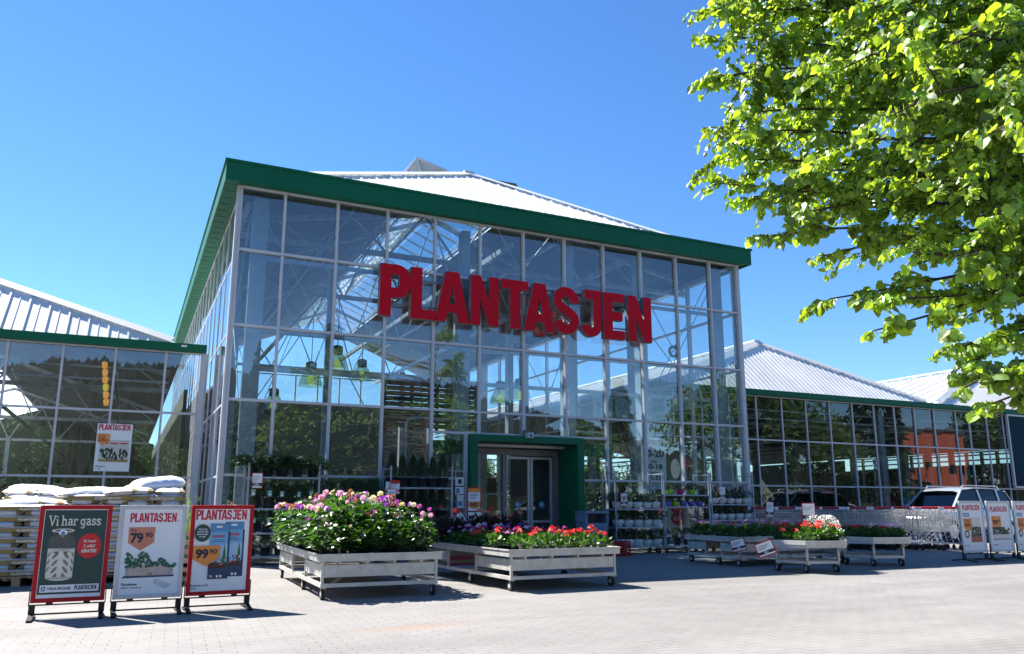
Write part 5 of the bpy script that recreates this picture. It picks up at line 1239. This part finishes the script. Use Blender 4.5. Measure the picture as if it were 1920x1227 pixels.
# plants and display tables inside the building
def display_table(x,y,w,label):
    e=empty('display_table',(x,y,0)); tag(e,label,'display table',group='display tables inside the glasshouse')
    MB().box(-w/2,w/2,-.6,.6,.68,.74).build('tabletop',GALV,e)
    for sx in (-1,1):
        for sy in (-1,1): MB().box(sx*(w/2-.08)-.03,sx*(w/2-.08)+.03,sy*.5-.03,sy*.5+.03,0,.68).build('leg',GALV,e)
TAB={}
nT=0
for (x,y,w,h,place_) in [(4.2,19.0,2.6,1.1,'left front of the hall'),(12.4,19.2,2.6,1.2,'right front of the hall'),(3.4,24,2.4,1.8,'left middle of the hall'),(12.6,24,2.6,1.8,'right middle of the hall'),(8.2,27,3,1.6,'centre of the hall'),(-1.5,23.5,3,.9,'left wing by the glass'),(-6,24,3,1.2,'left wing far end'),(-2,30,4,1.8,'left wing middle'),(-6,38,5,2.2,'left wing back'),
                         (17.5,23.5,3,1.2,'right wing near the hall'),(22,23.8,3,1.0,'right wing behind the trolleys'),(26.5,24,3,1.5,'right wing behind the silver car'),(31,24,3,1.2,'right wing beyond the car'),(19,31,4,2.2,'right wing middle'),(26,33,4,2.4,'right wing deep middle'),(34,33,4,2.0,'right wing far middle'),(21,45,6,2.8,'right wing back'),(32,46,6,3.0,'right wing far back')]:
    display_table(x,y,w,'metal display table with plants, '+place_)
    n=int(900*w*h/2); P=rng.uniform(-1,1,(n,3))*[w/2,.6,0]+[x,y,.78]; t=rng.uniform(0,1,n)**1.3; hp=h*(.45+.55*np.abs(np.sin(P[:,0]*2.1)*np.cos(P[:,0]*5.3+1)))
    P[:,2]+=t*hp
    o=leaves('plant_mass',P,rdir(n)+[0,0,.5],rng.uniform(.08,.2,n),OVAL,LEAFC); tag(o,'mass of mixed dark green plants on the table, '+place_,'plants',kind='stuff')
# ------------------------------------------------------------------ the linden by the camera
T0=at(2350,640,8.2); T0.z=0
lin=empty('linden_tree',T0); tag(lin,'bright green linden tree whose leafy branches hang into the upper right of the view','tree')
tr=MB(); segs=[]
trunk=[Vector((T0.x,T0.y,0)),Vector((T0.x+.05,T0.y-.05,1.6)),Vector((T0.x-.05,T0.y+.0,3.2)),Vector((T0.x+.1,T0.y+.1,5.2)),Vector((T0.x+.0,T0.y+.2,7.6))]
def bez(p0,p1,p2,t): return p0*(1-t)**2+p1*2*t*(1-t)+p2*t*t
LP=[];LD=[];LS=[]
twm=MB()
def add_leaf(p,d,s): LP.append(tuple(p)); LD.append(tuple(d)); LS.append(s)
def twig(p,d,ln,r=.006,dens=1.0):
    k=max(5,int(ln/.027*dens)); pts=[]
    side=d.cross(Vector((0,0,1))); side=side.normalized() if side.length>.01 else Vector((1,0,0))
    for i in range(5):
        t=i/4; pts.append(p+d*(ln*t)+Vector((0,0,-.28*ln*t*t)))
    twm.path([tuple(q) for q in pts],r,4,0,.0018)
    for i in range(k):
        t=(i+.6)/k; q=p+d*(ln*t)+Vector((0,0,-.28*ln*t*t)); s=side*(1 if i%2 else -1)
        dd=(s*.7+d*.25+Vector((0,0,-.75))+Vector([random.gauss(0,.38) for _ in range(3)])).normalized()
        add_leaf(q+s*.015,dd,random.choice((.028,.038,.045,.05,.055,.06,.07,.09)))
        if random.random()<.7:
            dd=(-s*.5+Vector((0,0,-.6))+Vector([random.gauss(0,.5) for _ in range(3)])).normalized(); add_leaf(q,dd,random.uniform(.035,.06))
def limb(j,tip,sag,r,ntw,tl,bare=.25):
    mid=(j+tip)/2+Vector((random.uniform(-.25,.25),random.uniform(-.25,.25),sag+random.uniform(-.35,.35)))
    def bez(p0,p1,p2,t,w=(random.uniform(0,6),random.uniform(0,6))): return p0*(1-t)**2+p1*2*t*(1-t)+p2*t*t+Vector((.05*math.sin(7*t+w[0]),.05*math.sin(9*t+w[1]),.09*math.sin(8*t+w[1])))*(4*t*(1-t))
    pts=[bez(j,mid,tip,i/13) for i in range(14)]
    tr.path([tuple(q) for q in pts],r,6,0,.006)
    L=(tip-j).length; ntw=int(ntw*1.5)
    for i in range(ntw):
        t=bare+(1-bare)*(i+random.random())/ntw; p=bez(j,mid,tip,t); d=(bez(j,mid,tip,min(1,t+.02))-p); d=d.normalized() if d.length>1e-5 else (tip-j).normalized()
        s=d.cross(Vector((0,0,1))).normalized()*(1 if i%2 else -1)
        td=(d*random.uniform(.5,1)+s*random.uniform(.2,1)+Vector((0,0,random.uniform(-.5,.55)))).normalized()
        l=tl*random.uniform(.55,1.15)*(1-.35*t)
        # second order branch carrying twigs
        twm.path([tuple(p),tuple(p+td*l*.5+Vector((0,0,-.02))),tuple(p+td*l+Vector((0,0,-.10*l)))],.010,4,0,.003)
        for k in range(6):
            q=p+td*l*(.12+.15*k); tdd=(td+Vector([random.gauss(0,.55) for _ in range(3)])).normalized(); twig(q,tdd,random.uniform(.22,.42)*tl/.75)
        twig(p+td*l,td,.30*tl/.75)
    twig(tip,(tip-mid).normalized(),.12)
tips=[ # pixel x, y, distance, joint height, sag, twigs, twig length
 (1375,140,6.8,5.3,.6,15,.42),(1370,-10,6.9,5.8,.4,15,.46),(1385,70,6.9,5.6,.5,16,.46),(1380,215,6.7,5.0,.5,16,.46),(1375,300,6.6,4.7,.45,14,.40),(1410,370,6.5,4.4,.4,12,.38),(1475,440,6.2,4.1,.35,11,.36),(1385,20,7.0,5.6,.5,16,.62),(1395,150,6.8,5.2,.5,16,.62),(1385,250,6.6,4.8,.5,17,.62),(1420,350,6.4,4.4,.45,15,.58),(1500,400,6.2,4.2,.4,13,.42),
 (1500,60,7.4,5.8,.5,15,.7),(1520,200,7.6,5.2,.5,15,.7),(1540,320,7.2,4.6,.4,14,.6),(1560,-60,7.0,6.2,.5,15,.7),(1620,100,5.8,5.6,.5,15,.7),(1640,260,5.6,5.0,.4,15,.65),
 (1575,470,6.4,3.9,.35,12,.36),(1560,560,5.8,3.7,.45,11,.28),(1620,560,5.7,3.7,.42,11,.30),(1640,620,5.4,3.6,.45,9,.24),(1690,560,5.4,3.7,.4,11,.34),(1680,440,6.0,4.0,.35,12,.48),
 (1700,0,6.2,6.2,.5,15,.7),(1740,180,5.2,5.4,.4,15,.65),(1760,340,5.4,4.6,.35,14,.6),(1790,480,5.2,4.0,.3,12,.48),(1800,60,5.6,6.0,.5,14,.7),
 (1850,250,4.9,5.2,.4,14,.6),(1880,400,5.0,4.4,.3,13,.55),(1820,590,5.0,3.6,.3,9,.30),(1765,660,4.9,3.3,.34,10,.26),(1800,690,4.85,3.1,.34,9,.24),(1900,520,5.0,3.8,.3,11,.42),(1900,640,4.8,3.3,.28,8,.30),
 (1812,725,4.85,2.95,.34,8,.20),(1858,758,4.7,2.75,.36,8,.17),(1880,690,4.7,3.0,.34,9,.24),(1910,700,4.7,3.0,.3,7,.24),(1780,-150,6,6.8,.5,14,.7),(1600,-180,7,7.0,.5,12,.7),(1450,-120,7.4,6.8,.5,12,.7),(1960,100,5.2,6.0,.4,12,.6),(1990,350,5.2,4.8,.3,12,.6),(1960,600,5.0,3.6,.3,9,.45),
 (2500,200,6.5,6,.4,12,.7),(2700,0,8.5,6.5,.4,12,.7),(2300,-200,9.5,7.2,.5,12,.7),(2600,500,9,4.5,.4,12,.7),(2150,100,10,5.5,.4,12,.7),(2100,400,10,4.5,.4,12,.7)]
for (px,py,dp,jz,sag,nt,tl) in tips:
    # joint on the trunk
    k=0
    for i in range(len(trunk)-1):
        if trunk[i].z<=jz<=trunk[i+1].z: k=i
    a,b=trunk[k],trunk[k+1]; f=min(1,max(0,(jz*.92-a.z)/(b.z-a.z))); limb(a+(b-a)*f,at(px,py,dp),sag,.040 if jz>3.5 else .030,nt,tl,.30)
tr.path([tuple(p) for p in trunk],.20,12,0,.07)
o0=Vector(T0)
tr.v=[tuple(Vector(q)-o0) for q in tr.v]; trk=tr.build('trunk',BARK,lin)
twm.v=[tuple(Vector(q)-o0) for q in twm.v]; twm.build('twigs',TWIG,lin)
LPa=np.array(LP)-np.array(o0)
leaves('crown',LPa,LD,LS,HEART,LEAF,lin)
print('LEAVES',len(LP),'objects',len(bpy.data.objects))

# a second row of dark foliage pots at the back of the right-hand racks
for z_,nm in ((.17,'bottom'),(.62,'middle'),(1.03,'top')): shelf(BOX,10.26,z_,4,'leafy shrub','%s back row beside the litter bin'%nm,'shrubs at the back of the basket rack',.32,.8,16.34,'shrub')
shelf(BOX,11.64,.17,4,'leafy shrub','shelf under the coloured pots','shrubs under the coloured pots',.32,.9,16.2,'shrub')
for z_,nm in ((.76,'middle'),(1.14,'top')): shelf(BOX,13.04,z_,4,'leafy shrub','%s back row, right corner rack'%nm,'shrubs at the back of the corner basket rack',.32,.8,16.34,'shrub')
